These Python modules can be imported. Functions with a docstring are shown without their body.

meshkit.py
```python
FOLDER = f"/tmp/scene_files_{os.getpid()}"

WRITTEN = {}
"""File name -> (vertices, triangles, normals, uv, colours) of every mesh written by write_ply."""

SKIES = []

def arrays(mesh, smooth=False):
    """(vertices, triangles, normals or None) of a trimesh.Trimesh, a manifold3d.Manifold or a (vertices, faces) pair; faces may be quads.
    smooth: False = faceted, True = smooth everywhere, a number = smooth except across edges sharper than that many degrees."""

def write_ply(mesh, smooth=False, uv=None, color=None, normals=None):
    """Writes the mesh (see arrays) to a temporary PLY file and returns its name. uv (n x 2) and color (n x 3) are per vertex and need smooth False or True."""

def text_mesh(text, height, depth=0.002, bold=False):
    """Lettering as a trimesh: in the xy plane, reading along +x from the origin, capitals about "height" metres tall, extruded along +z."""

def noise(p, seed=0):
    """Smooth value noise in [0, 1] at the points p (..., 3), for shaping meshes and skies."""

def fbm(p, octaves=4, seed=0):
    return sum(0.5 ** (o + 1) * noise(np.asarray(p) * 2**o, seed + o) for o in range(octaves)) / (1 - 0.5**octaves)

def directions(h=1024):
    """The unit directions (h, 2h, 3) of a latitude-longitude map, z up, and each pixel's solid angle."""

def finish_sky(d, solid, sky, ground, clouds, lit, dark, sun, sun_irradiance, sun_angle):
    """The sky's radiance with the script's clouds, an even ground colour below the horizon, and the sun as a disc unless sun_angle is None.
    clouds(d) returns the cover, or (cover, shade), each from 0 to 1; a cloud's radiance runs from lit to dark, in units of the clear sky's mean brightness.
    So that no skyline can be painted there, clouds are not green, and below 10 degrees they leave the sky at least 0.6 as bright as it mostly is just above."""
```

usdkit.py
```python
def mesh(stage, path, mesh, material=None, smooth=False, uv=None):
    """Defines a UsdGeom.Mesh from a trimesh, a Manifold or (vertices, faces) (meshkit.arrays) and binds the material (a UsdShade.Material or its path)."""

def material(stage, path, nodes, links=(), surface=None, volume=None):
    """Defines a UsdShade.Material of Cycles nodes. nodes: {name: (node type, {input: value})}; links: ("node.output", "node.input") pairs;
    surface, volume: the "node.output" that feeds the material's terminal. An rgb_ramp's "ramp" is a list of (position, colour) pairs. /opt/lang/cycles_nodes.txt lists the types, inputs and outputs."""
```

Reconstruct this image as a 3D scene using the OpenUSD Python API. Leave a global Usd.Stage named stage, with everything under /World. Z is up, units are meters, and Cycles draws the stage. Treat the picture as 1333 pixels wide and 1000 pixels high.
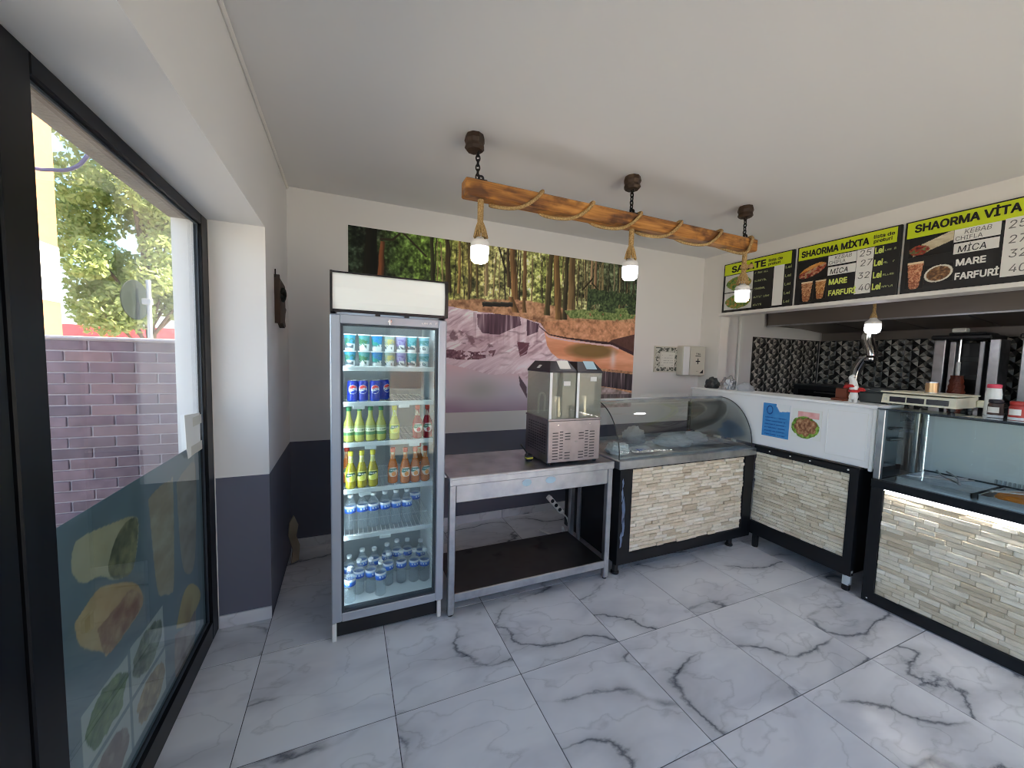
import math, random
import numpy as np, trimesh, usdkit
from shapely.geometry import Polygon
from pxr import Usd, UsdGeom, UsdLux, UsdShade, Gf, Sdf, Vt
import meshkit
from meshkit import fbm, noise

stage = Usd.Stage.CreateInMemory()
UsdGeom.SetStageUpAxis(stage, 'Z')
UsdGeom.Xform.Define(stage, '/World')
UsdGeom.Scope.Define(stage, '/World/Looks')
LK = '/World/Looks/'

# ------------------------------------------------------------------ camera, sky, sun, exposure
EXPOSURE = 1.15
SKY = 0.13
SUN_EL, SUN_ROT = 0.92, 1.35
YAW, PITCH, ROLL, EYE, FPX = 0.406375, 0.070495, 0.026786, 1.57, 500.8164
fw = np.array([math.sin(YAW) * math.cos(PITCH), math.cos(YAW) * math.cos(PITCH), -math.sin(PITCH)])
rt = np.array([math.cos(YAW), -math.sin(YAW), 0.0])
up = np.cross(rt, fw)
rt, up = math.cos(ROLL) * rt + math.sin(ROLL) * up, math.cos(ROLL) * up - math.sin(ROLL) * rt
cam = UsdGeom.Camera.Define(stage, '/World/camera')
cam.CreateHorizontalApertureAttr(36.0)
cam.CreateFocalLengthAttr(36.0 * FPX / 1333)
cam.CreateClippingRangeAttr((0.02, 2000.0))
cam.CreateExposureAttr(EXPOSURE)
cam.AddTransformOp().Set(Gf.Matrix4d(*rt, 0, *up, 0, *(-fw), 0, 0, 0, EYE, 1))

sky = UsdLux.DomeLight.Define(stage, '/World/sky')
sky.CreateIntensityAttr(1.0)
sky_look = usdkit.material(stage, LK + 'sky_look', {
    's': ('sky_texture', {'sky_type': 'multiple_scattering', 'sun_disc': True, 'sun_intensity': 0.42, 'sun_size': 0.02, 'sun_elevation': SUN_EL, 'sun_rotation': SUN_ROT, 'aerosol_density': 2.0}),
    'g': ('geometry', {}), 'mp': ('mapping', {'scale': (1.6, 1.6, 4.0)}),
    'n': ('noise_texture', {'scale': 1.7, 'detail': 6.0, 'roughness': 0.6}),
    'r': ('rgb_ramp', {'ramp': [(0.46, (0, 0, 0)), (0.68, (.8, .8, .8))]}),
    'm': ('mix', {'color2': (9.0, 9.2, 9.6)}),
    'b': ('background_shader', {'strength': SKY})},
    [('g.position', 'mp.vector'), ('mp.vector', 'n.vector'), ('n.fac', 'r.fac'), ('r.color', 'm.fac'), ('s.color', 'm.color1'), ('m.color', 'b.color')], surface='b.background')
UsdShade.MaterialBindingAPI.Apply(sky.GetPrim()).Bind(sky_look)

# ------------------------------------------------------------------ helpers
def L(r, g, b):
    """sRGB 0..255 to linear."""
    c = np.array([r, g, b], float) / 255
    return tuple(np.where(c <= 0.04045, c / 12.92, ((c + 0.055) / 1.055) ** 2.4))

def lin(c):
    c = np.clip(np.asarray(c, float), 0, 255) / 255
    return np.where(c <= 0.04045, c / 12.92, ((c + 0.055) / 1.055) ** 2.4)

_used, _origin = {}, {}

def path_for(parent, name):
    base = (parent or '/World') + '/' + name
    n = _used.get(base, 0)
    _used[base] = n + 1
    return base if n == 0 else '%s_%03d' % (base, n)

def meta(prim, label=None, cat=None, group=None, kind=None):
    for k, v in (('label', label), ('category', cat), ('group', group), ('kind', kind)):
        if v:
            prim.SetCustomDataByKey(k, v)

def thing(name, label=None, cat=None, loc=(0, 0, 0), group=None, kind=None):
    """An Xform at a thing's base; its parts are given in world coordinates (or local ones where loc is the origin)."""
    p = path_for(None, name)
    x = UsdGeom.Xform.Define(stage, p)
    x.AddTranslateOp().Set(Gf.Vec3d(*map(float, loc)))
    _origin[p] = np.array(loc, float)
    meta(x.GetPrim(), label, cat, group, kind)
    return p

def part(parent, name, mesh, mat, smooth=False, color=None, label=None, local=False, kind=None, group=None):
    p = path_for(parent, name)
    o = _origin.get(parent, np.zeros(3)) if parent else np.zeros(3)
    if parent and not local:
        v, f, _ = meshkit.arrays(mesh)
        mesh = trimesh.Trimesh(v - o, f, process=False)
    m = usdkit.mesh(stage, p, mesh, LK + mat, smooth)
    if color is not None:
        UsdGeom.PrimvarsAPI(m).CreatePrimvar('paint', Sdf.ValueTypeNames.Color3fArray, 'vertex').Set(Vt.Vec3fArray.FromNumpy(np.asarray(color, np.float32)))
    _origin[p] = o
    meta(m.GetPrim(), label, None, group, kind)
    return p

def whole(name, mesh, mat, label, cat, smooth=False, color=None, group=None, kind=None):
    """A thing that is one mesh; the mesh is moved to a base point."""
    v, f, _ = meshkit.arrays(mesh)
    base = np.array([(v[:, 0].min() + v[:, 0].max()) / 2, (v[:, 1].min() + v[:, 1].max()) / 2, v[:, 2].min()])
    p = path_for(None, name)
    m = usdkit.mesh(stage, p, trimesh.Trimesh(v - base, f, process=False), LK + mat, smooth)
    m.AddTranslateOp().Set(Gf.Vec3d(*map(float, base)))
    if color is not None:
        UsdGeom.PrimvarsAPI(m).CreatePrimvar('paint', Sdf.ValueTypeNames.Color3fArray, 'vertex').Set(Vt.Vec3fArray.FromNumpy(np.asarray(color, np.float32)))
    meta(m.GetPrim(), label, cat, group, kind)
    return p

def structure(name, mesh, mat, parent=None, smooth=False):
    return part(parent, name, mesh, mat, smooth, kind='structure' if parent is None else None)

def clone(src, loc, label, rot=0, name=None, group=None):
    """A copy of a finished thing with its parts (internal reference)."""
    prim = stage.GetPrimAtPath(src)
    was = prim.GetCustomData()
    p = path_for(None, name or (src.split('/')[-1][:-4] if src[-3:].isdigit() else src.split('/')[-1]))
    x = UsdGeom.Xform.Define(stage, p)
    x.GetPrim().GetReferences().AddInternalReference(src)
    x.ClearXformOpOrder()
    x.AddTranslateOp(opSuffix='place').Set(Gf.Vec3d(*map(float, loc)))
    if rot:
        x.AddRotateZOp(opSuffix='turn').Set(rot)
    meta(x.GetPrim(), label, was['category'], group or was.get('group'))
    x.GetPrim().SetInstanceable(True)
    return p

cat = trimesh.util.concatenate

def box(x0, x1, y0, y1, z0, z1, bev=0.0):
    if bev <= 0:
        m = trimesh.creation.box([x1 - x0, y1 - y0, z1 - z0])
        m.apply_translation([(x0 + x1) / 2, (y0 + y1) / 2, (z0 + z1) / 2])
        return m
    pts = []
    for x, sx in ((x0, 1), (x1, -1)):
        for y, sy in ((y0, 1), (y1, -1)):
            for z, sz in ((z0, 1), (z1, -1)):
                pts += [(x + sx * bev, y + sy * bev, z), (x + sx * bev, y, z + sz * bev), (x, y + sy * bev, z + sz * bev)]
    return trimesh.convex.convex_hull(np.array(pts))

def frame_y(x0, x1, z0, z1, y0, y1, w, wb=None, wt=None):
    """A rectangular frame in the xz plane between y0 and y1, members w wide."""
    wb, wt = wb or w, wt or w
    return cat([box(x0, x0 + w, y0, y1, z0, z1), box(x1 - w, x1, y0, y1, z0, z1), box(x0 + w, x1 - w, y0, y1, z0, z0 + wb), box(x0 + w, x1 - w, y0, y1, z1 - wt, z1)])

def frame_x(y0, y1, z0, z1, x0, x1, w, wb=None, wt=None):
    wb, wt = wb or w, wt or w
    return cat([box(x0, x1, y0, y0 + w, z0, z1), box(x0, x1, y1 - w, y1, z0, z1), box(x0, x1, y0 + w, y1 - w, z0, z0 + wb), box(x0, x1, y0 + w, y1 - w, z1 - wt, z1)])

def lathe(profile, n=20, at=(0, 0, 0)):
    m = trimesh.creation.revolve(np.array(profile, float), sections=n)
    m.apply_translation(at)
    return m

def cyl(r, z0, z1, at=(0, 0), n=20, bev=0.0):
    b = min(bev, r * .5, (z1 - z0) * .4)
    pr = [(0, z0), (r, z0), (r, z1), (0, z1)] if b <= 0 else [(0, z0), (r - b, z0), (r, z0 + b), (r, z1 - b), (r - b, z1), (0, z1)]
    return lathe(pr, n, (at[0], at[1], 0))

def tube(pts, r, n=8, closed=False):
    p = np.asarray(pts, float)
    m = len(p)
    t = (np.roll(p, -1, 0) - np.roll(p, 1, 0)) if closed else np.gradient(p, axis=0)
    t /= np.linalg.norm(t, axis=1, keepdims=True) + 1e-12
    ref = np.array([0, 0, 1.0]) if abs(t[0, 2]) < .9 else np.array([1.0, 0, 0])
    a = np.cross(t[0], ref); a /= np.linalg.norm(a)
    rr = np.broadcast_to(r, (m,))
    v = []
    for i in range(m):
        a = a - t[i] * (a @ t[i]); a /= np.linalg.norm(a) + 1e-12
        b = np.cross(t[i], a)
        ang = np.arange(n) * 2 * np.pi / n
        v.append(p[i] + rr[i] * (np.cos(ang)[:, None] * a + np.sin(ang)[:, None] * b))
    v = np.vstack(v)
    f = []
    for i in range(m if closed else m - 1):
        j = (i + 1) % m
        for k in range(n):
            l = (k + 1) % n
            f += [(i * n + k, i * n + l, j * n + l), (i * n + k, j * n + l, j * n + k)]
    if not closed:
        v = np.vstack([v, p[0], p[-1]])
        c0, c1 = len(v) - 2, len(v) - 1
        for k in range(n):
            l = (k + 1) % n
            f += [(c0, l, k), (c1, (m - 1) * n + k, (m - 1) * n + l)]
    return trimesh.Trimesh(v, np.array(f), process=False)

def smooth_path(pts, k=8):
    """Catmull-Rom through the points."""
    p = np.asarray(pts, float)
    q = np.vstack([2 * p[0] - p[1], p, 2 * p[-1] - p[-2]])
    out = []
    for i in range(len(p) - 1):
        a, b, c, d = q[i:i + 4]
        for t in np.linspace(0, 1, k, endpoint=False):
            out.append(.5 * (2 * b + (c - a) * t + (2 * a - 5 * b + 4 * c - d) * t * t + (3 * b - a - 3 * c + d) * t ** 3))
    return np.vstack(out + [p[-1]])

def extrude(poly, h):
    return trimesh.creation.extrude_polygon(Polygon(poly), h, engine='earcut')

def turn(m, M):
    m = m.copy()
    T = np.eye(4); T[:3, :3] = np.array(M, float)
    m.apply_transform(T)
    return m

TO_MX = [[0, 0, -1], [-1, 0, 0], [0, 1, 0]]     # drawn in xy, shown facing -x (reads towards -y)
TO_MY = [[1, 0, 0], [0, 0, -1], [0, 1, 0]]      # drawn in xy, shown facing -y (reads towards +x)

def scrawl(w, h, n, seed):
    """A line of print too small to read: irregular little strokes in the xy plane."""
    r = np.random.default_rng(seed)
    ms, s = [], w / n
    for k in range(n):
        x = k * s
        if r.uniform() < .12:
            continue
        ms.append(box(x, x + s * .22, 0, h * r.uniform(.7, 1), 0, .0008))
        q = r.integers(4)
        if q != 1:
            ms.append(box(x + s * .22, x + s * .75, 0 if q == 0 else h * .42, h * (.2 if q == 0 else .6), 0, .0008))
        if q in (1, 3):
            ms.append(box(x + s * .22, x + s * .75, h * .8, h, 0, .0008))
        if q > 1:
            ms.append(box(x + s * .55, x + s * .78, 0, h * .9, 0, .0008))
    return cat(ms)

def sheet(o, u, v, nu, nv, func):
    """A fine grid from corner o along u and v (down); func(U, V) gives its printed sRGB colours. Backed by a thin slab."""
    o, u, v = map(lambda a: np.asarray(a, float), (o, u, v))
    U, V = np.meshgrid(np.linspace(0, 1, nu), np.linspace(0, 1, nv))
    U, V = U.ravel(), V.ravel()
    pts = o + U[:, None] * u + V[:, None] * v
    n = np.cross(v, u); n /= np.linalg.norm(n)
    i = np.arange(nv - 1)[:, None] * nu + np.arange(nu - 1)[None]
    i = i.ravel()
    f = np.vstack([np.stack([i, i + nu, i + 1], 1), np.stack([i + 1, i + nu, i + nu + 1], 1)])
    col = np.asarray(func(U, V), float)
    k = len(pts)
    q = np.array([o, o + u, o + u + v, o + v])
    back = np.vstack([q + n * -0.0, q - n * 0.0015])
    f2 = np.array([(4, 5, 6), (4, 6, 7), (0, 1, 5), (0, 5, 4), (1, 2, 6), (1, 6, 5), (2, 3, 7), (2, 7, 6), (3, 0, 4), (3, 4, 7)]) + k
    edge = np.broadcast_to(col.mean(0), (8, 3))
    return trimesh.Trimesh(np.vstack([pts, back]), np.vstack([f, f2]), process=False), lin(np.vstack([col, edge]))

def inside(U, V, poly):
    """Point-in-polygon mask for arrays U, V."""
    x, y = np.asarray(poly, float).T
    r = np.zeros(U.shape, bool)
    j = len(x) - 1
    for i in range(len(x)):
        with np.errstate(divide='ignore', invalid='ignore'):
            c = ((y[i] > V) != (y[j] > V)) & (U < (x[j] - x[i]) * (V - y[i]) / (y[j] - y[i]) + x[i])
        r ^= c
        j = i
    return r

def nz(U, V, su, sv, seed=0, o=4):
    return fbm(np.stack([U * su, V * sv, np.full_like(U, seed * 7.31)], -1), o, seed)

def lay(col, mask, c):
    """Paint c over col where mask (0..1)."""
    m = np.asarray(mask, float)[:, None]
    return col * (1 - m) + np.asarray(c, float) * m

def ramp3(t, stops):
    xs = [s[0] for s in stops]
    cs = np.array([s[1] for s in stops], float)
    return np.stack([np.interp(t, xs, cs[:, k]) for k in range(3)], -1)

def sstep(a, b, x):
    t = np.clip((x - a) / (b - a), 0, 1)
    return t * t * (3 - 2 * t)

# ------------------------------------------------------------------ materials
def plain(name, c, rough=0.5, metallic=0.0, spec=0.5, bump=None, vary=0.0, coat=0.0, **kw):
    nodes = {'p': ('principled_bsdf', {'base_color': c, 'roughness': rough, 'metallic': metallic, 'specular_ior_level': spec, 'coat_weight': coat, **kw})}
    links = []
    if vary:
        nodes['tc'] = ('texture_coordinate', {})
        nodes['vn'] = ('noise_texture', {'scale': 7.0, 'detail': 5.0})
        nodes['vr'] = ('rgb_ramp', {'ramp': [(0.3, tuple(np.array(c) * (1 - vary))), (0.7, tuple(np.minimum(np.array(c) * (1 + vary), 1)))]})
        links += [('tc.object', 'vn.vector'), ('vn.fac', 'vr.fac'), ('vr.color', 'p.base_color')]
    if bump:
        nodes['bt'] = ('texture_coordinate', {})
        nodes['bn'] = ('noise_texture', {'scale': bump[0], 'detail': 4.0})
        nodes['bb'] = ('bump', {'strength': bump[1], 'distance': bump[2]})
        links += [('bt.object', 'bn.vector'), ('bn.fac', 'bb.height'), ('bb.normal', 'p.normal')]
    usdkit.material(stage, LK + name, nodes, links, surface='p.BSDF')

def lamp(name, c, strength, base=(.8, .8, .8)):
    usdkit.material(stage, LK + name, {'p': ('principled_bsdf', {'base_color': base, 'roughness': .5, 'emission_color': c, 'emission_strength': strength})}, surface='p.BSDF')

def pane(name, tint, ior=1.5, rough=0.0, refl=(1, 1, 1), haze=0.0, hazec=(.8, .8, .8)):
    nodes = {'t': ('transparent_bsdf', {'color': tint}), 'g': ('glossy_bsdf', {'color': refl, 'roughness': rough}), 'f': ('fresnel', {}), 'm': ('mix_closure', {}),
             'q': ('geometry', {}), 'i': ('map_range', {'from_min': 0.0, 'from_max': 1.0, 'to_min': ior, 'to_max': 1.0 / ior})}   # both faces of a pane reflect alike
    links = [('q.backfacing', 'i.value'), ('i.result', 'f.IOR'), ('f.fac', 'm.fac'), ('t.BSDF', 'm.closure1'), ('g.BSDF', 'm.closure2')]
    out = 'm.closure'
    if haze:
        nodes['d'] = ('diffuse_bsdf', {'color': hazec})
        nodes['h'] = ('mix_closure', {'fac': haze})
        links += [('m.closure', 'h.closure1'), ('d.BSDF', 'h.closure2')]
        out = 'h.closure'
    usdkit.material(stage, LK + name, nodes, links, surface=out)

def paint(name, rough=0.5, spec=0.4, translucent=0.0, coat=0.0, emission=0.0):
    nodes = {'a': ('attribute', {'attribute': 'paint'}), 'p': ('principled_bsdf', {'roughness': rough, 'specular_ior_level': spec, 'coat_weight': coat, 'emission_strength': emission})}
    links = [('a.color', 'p.base_color')]
    if emission:
        links.append(('a.color', 'p.emission_color'))
    out = 'p.BSDF'
    if translucent:
        nodes['t'] = ('translucent_bsdf', {}); nodes['m'] = ('mix_closure', {'fac': translucent})
        links += [('a.color', 't.color'), ('p.BSDF', 'm.closure1'), ('t.BSDF', 'm.closure2')]
        out = 'm.closure'
    usdkit.material(stage, LK + name, nodes, links, surface=out)

usdkit.material(stage, LK + 'two_tone_paint', {
    'g': ('geometry', {}), 's': ('separate_xyz', {}), 'c': ('math', {'math_type': 'greater_than', 'value2': 0.862}),
    'm': ('mix', {'color1': L(100, 102, 116), 'color2': L(230, 228, 226)}),
    'n': ('noise_texture', {'scale': 60.0, 'detail': 3.0}), 'b': ('bump', {'strength': .12, 'distance': .004}),
    'p': ('principled_bsdf', {'roughness': .55, 'specular_ior_level': .3})},
    [('g.position', 's.vector'), ('s.z', 'c.value1'), ('c.value', 'm.fac'), ('m.color', 'p.base_color'), ('g.position', 'n.vector'), ('n.fac', 'b.height'), ('b.normal', 'p.normal')], surface='p.BSDF')
plain('ceiling_paint', L(230, 228, 226), .7, spec=.2, bump=(30, .1, .004))
plain('white_paint', L(232, 228, 222), .55, bump=(40, .1, .003))
plain('kitchen_paint', L(200, 192, 188), .5)
usdkit.material(stage, LK + 'marble', {
    'g': ('geometry', {}), 'o': ('object_info', {}), 'k': ('vector_math', {'math_type': 'scale', 'vector1': (37.0, 91.0, 53.0)}),
    'a': ('vector_math', {'math_type': 'add'}), 'mp': ('mapping', {'scale': (1.0, 1.9, 1.0), 'rotation': (0, 0, .75)}),
    'w': ('noise_texture', {'scale': 3.5, 'detail': 5.0, 'roughness': .6}), 'ws': ('vector_math', {'math_type': 'scale', 'scale': .22}), 'wa': ('vector_math', {'math_type': 'add'}),
    'n1': ('noise_texture', {'scale': 0.95, 'detail': 1.5, 'roughness': .4}),
    's1': ('math', {'math_type': 'subtract', 'value2': .5}), 'a1': ('math', {'math_type': 'absolute'}),
    'r1': ('rgb_ramp', {'ramp': [(0, (.9, .9, .9)), (.004, (.66, .66, .66)), (.010, (.28, .28, .28)), (.03, (.17, .17, .17)), (.08, (0, 0, 0))]}),
    'n2': ('noise_texture', {'scale': 2.6, 'detail': 3.0}), 'r2': ('rgb_ramp', {'ramp': [(.40, (.10, .10, .10)), (.56, (1, 1, 1))]}),
    'v': ('mix', {'mix_type': 'multiply', 'fac': 1.0}),
    'n4': ('noise_texture', {'scale': 2.7, 'detail': 2.0}), 's4': ('math', {'math_type': 'subtract', 'value2': .52}), 'a4': ('math', {'math_type': 'absolute'}),
    'r4': ('rgb_ramp', {'ramp': [(0, (.2, .2, .2)), (.006, (.1, .1, .1)), (.02, (0, 0, 0))]}), 'v2': ('mix', {'mix_type': 'add', 'fac': 1.0, 'use_clamp': True}),
    'n3': ('noise_texture', {'scale': 2.4, 'detail': 6.0, 'distortion': .6}), 'r3': ('rgb_ramp', {'ramp': [(.4, L(218, 219, 224)), (.6, L(206, 207, 214)), (.75, L(190, 192, 200))]}),
    'm': ('mix', {'color2': L(74, 78, 88)}),
    'p': ('principled_bsdf', {'roughness': .2, 'specular_ior_level': .5})},
    [('o.random', 'k.scale'), ('g.position', 'a.vector1'), ('k.vector', 'a.vector2'), ('a.vector', 'mp.vector'), ('mp.vector', 'w.vector'), ('w.color', 'ws.vector1'), ('mp.vector', 'wa.vector1'), ('ws.vector', 'wa.vector2'),
     ('wa.vector', 'n1.vector'), ('n1.fac', 's1.value1'), ('s1.value', 'a1.value1'), ('a1.value', 'r1.fac'), ('a.vector', 'n2.vector'), ('n2.fac', 'r2.fac'),
     ('wa.vector', 'n4.vector'), ('n4.fac', 's4.value1'), ('s4.value', 'a4.value1'), ('a4.value', 'r4.fac'),
     ('r1.color', 'v.color1'), ('r2.color', 'v.color2'), ('v.color', 'v2.color1'), ('r4.color', 'v2.color2'), ('v2.color', 'm.fac'), ('mp.vector', 'n3.vector'), ('n3.fac', 'r3.fac'), ('r3.color', 'm.color1'), ('m.color', 'p.base_color')], surface='p.BSDF')
plain('grout', L(70, 72, 78), .8)
usdkit.material(stage, LK + 'veneer_stone', {
    'o': ('object_info', {}), 'r': ('rgb_ramp', {'ramp': [(0, L(208, 192, 166)), (.25, L(236, 224, 200)), (.5, L(246, 238, 220)), (.75, L(226, 210, 184)), (1, L(252, 246, 232))]}),
    'g': ('geometry', {}), 'mp': ('mapping', {'scale': (1.0, 1.0, 3.5)}), 'n': ('noise_texture', {'scale': 22.0, 'detail': 6.0, 'roughness': .65}),
    'rn': ('rgb_ramp', {'ramp': [(.3, (.7, .67, .62)), (.6, (1, 1, 1))]}), 'm': ('mix', {'mix_type': 'multiply', 'fac': .6}),
    'b': ('bump', {'strength': .6, 'distance': .006}), 'p': ('principled_bsdf', {'roughness': .75, 'specular_ior_level': .3})},
    [('o.random', 'r.fac'), ('g.position', 'mp.vector'), ('mp.vector', 'n.vector'), ('n.fac', 'rn.fac'), ('r.color', 'm.color1'), ('rn.color', 'm.color2'), ('m.color', 'p.base_color'), ('n.fac', 'b.height'), ('b.normal', 'p.normal')], surface='p.BSDF')
plain('stone_backing', L(196, 182, 158), .9)
usdkit.material(stage, LK + 'facade_brick', {
    'o': ('object_info', {}), 'r': ('rgb_ramp', {'ramp': [(0, L(118, 100, 104)), (.3, L(142, 118, 122)), (.55, L(128, 108, 116)), (.8, L(152, 124, 124)), (1, L(108, 94, 102))]}),
    'g': ('geometry', {}), 'n': ('noise_texture', {'scale': 14.0, 'detail': 6.0}), 'rn': ('rgb_ramp', {'ramp': [(.3, (.6, .58, .6)), (.65, (1, 1, 1))]}),
    'm': ('mix', {'mix_type': 'multiply', 'fac': .7}), 'b': ('bump', {'strength': .5, 'distance': .006}), 'p': ('principled_bsdf', {'roughness': .85, 'specular_ior_level': .2})},
    [('o.random', 'r.fac'), ('g.position', 'n.vector'), ('n.fac', 'rn.fac'), ('r.color', 'm.color1'), ('rn.color', 'm.color2'), ('m.color', 'p.base_color'), ('n.fac', 'b.height'), ('b.normal', 'p.normal')], surface='p.BSDF')
plain('mortar', L(190, 178, 182), .9)
plain('outer_plaster', L(186, 180, 174), .85, bump=(25, .3, .01), vary=.1)
plain('soffit_board', L(128, 117, 106), .8, vary=.2)
plain('scuffed_paint', L(112, 128, 158), .7, vary=.3)
plain('pavement', L(150, 146, 140), .9, vary=.12)
plain('black_frame', L(9, 8, 10), .34, spec=.22)
plain('black_lacquer', L(14, 15, 19), .4, spec=.35)
plain('black_plastic', L(22, 22, 24), .35)
plain('gasket', L(52, 60, 68), .6)
plain('dark_grey', L(58, 60, 60), .45)
plain('fridge_frame', L(176, 183, 194), .32, metallic=.25)
plain('fridge_liner', L(226, 232, 234), .4)
plain('fridge_back', L(168, 176, 178), .45)
plain('shelf_rail', L(214, 224, 226), .3)
plain('white_plastic', L(232, 232, 228), .35)
plain('cream_plastic', L(226, 220, 196), .4)
plain('beige_plastic', L(206, 202, 188), .45)
plain('white_board', L(238, 238, 238), .35)
plain('frosted_white', L(205, 212, 216), .3)
plain('wire_white', L(200, 206, 208), .4)
lamp('header_light', (1, 1, .98), .06, L(226, 229, 224))
lamp('led_cool', (.84, .94, 1), 13.0)
lamp('led_counter', (1, .98, .95), 22.0)
lamp('bulb_glow', (1, .98, 1), 9.0)
lamp('bulb_glow_dim', (.92, .9, 1), 7.0)
plain('bulb_cap', L(236, 234, 232), .4)
def steel(name, c, rough, vary=.12):
    usdkit.material(stage, LK + name, {
        'g': ('texture_coordinate', {}), 'mp': ('mapping', {'scale': (1.5, 40, 40)}), 'n': ('noise_texture', {'scale': 2.0, 'detail': 4.0}),
        'n2': ('noise_texture', {'scale': 6.0, 'detail': 4.0}),
        'r': ('map_range', {'from_min': .3, 'from_max': .7, 'to_min': rough - vary, 'to_max': rough + vary}),
        'b': ('bump', {'strength': .03, 'distance': .002}), 'p': ('principled_bsdf', {'base_color': c, 'metallic': 1.0})},
        [('g.object', 'mp.vector'), ('mp.vector', 'n.vector'), ('g.object', 'n2.vector'), ('n2.fac', 'r.value'), ('r.result', 'p.roughness'), ('n.fac', 'b.height'), ('b.normal', 'p.normal')], surface='p.BSDF')
steel('steel', L(188, 190, 194), .32, .05)
steel('steel_body', L(146, 138, 142), .34, .04)
steel('steel_dark', L(92, 90, 88), .42)
steel('chrome', L(225, 222, 220), .12, .04)
plain('kitchen_steel', L(128, 120, 114), .45, metallic=.6)
pane('window_glass', (.96, .98, .97), 1.5)
pane('fridge_glass', (.90, .95, .95), 1.45)
pane('case_glass', (.95, .98, .972), 1.5)
pane('tank_plastic', (.86, .86, .81), 1.45, haze=.16, hazec=L(196, 192, 176))
pane('clear_bottle', (.93, .965, .98), 1.3, .05, haze=.10, hazec=L(226, 236, 242))
pane('clear_bag', (.86, .88, .90), 1.5, .12, haze=.28, hazec=L(222, 224, 228))
paint('print_matt', .6, .25)
paint('print_gloss', .3, .5)
paint('print_film', .5, .3, translucent=.55)
plain('paper_white', L(232, 230, 224), .8)
plain('ink', L(26, 24, 26), .8)
plain('ink_grey', L(120, 118, 116), .8)
plain('board_black', L(18, 17, 18), .4)
plain('lime', L(206, 222, 18), .5)
plain('lime_text', L(214, 226, 110), .5)
plain('white_text', L(236, 234, 228), .5)
plain('dim_text', L(168, 176, 120), .5)
usdkit.material(stage, LK + 'charred_wood', {
    't': ('texture_coordinate', {}), 'mp': ('mapping', {'scale': (1.2, 14, 14)}), 'n': ('noise_texture', {'scale': 3.0, 'detail': 6.0, 'distortion': .5}),
    'r': ('rgb_ramp', {'ramp': [(.3, L(112, 66, 28)), (.5, L(176, 116, 50)), (.7, L(206, 146, 72))]}),
    'mp2': ('mapping', {'scale': (4.5, 6, 6)}), 'n2': ('noise_texture', {'scale': 1.6, 'detail': 3.0}), 'r2': ('rgb_ramp', {'ramp': [(.36, (.28, .22, .2)), (.5, (1, 1, 1))]}),
    'm': ('mix', {'mix_type': 'multiply', 'fac': .9}), 'b': ('bump', {'strength': .4, 'distance': .004}), 'p': ('principled_bsdf', {'roughness': .45, 'coat_weight': .2})},
    [('t.object', 'mp.vector'), ('mp.vector', 'n.vector'), ('n.fac', 'r.fac'), ('t.object', 'mp2.vector'), ('mp2.vector', 'n2.vector'), ('n2.fac', 'r2.fac'), ('r.color', 'm.color1'), ('r2.color', 'm.color2'), ('m.color', 'p.base_color'), ('n.fac', 'b.height'), ('b.normal', 'p.normal')], surface='p.BSDF')
plain('dark_wood', L(62, 44, 30), .6, bump=(40, .6, .006), vary=.35)
plain('chain_black', L(30, 28, 27), .5, metallic=.5)
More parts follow.
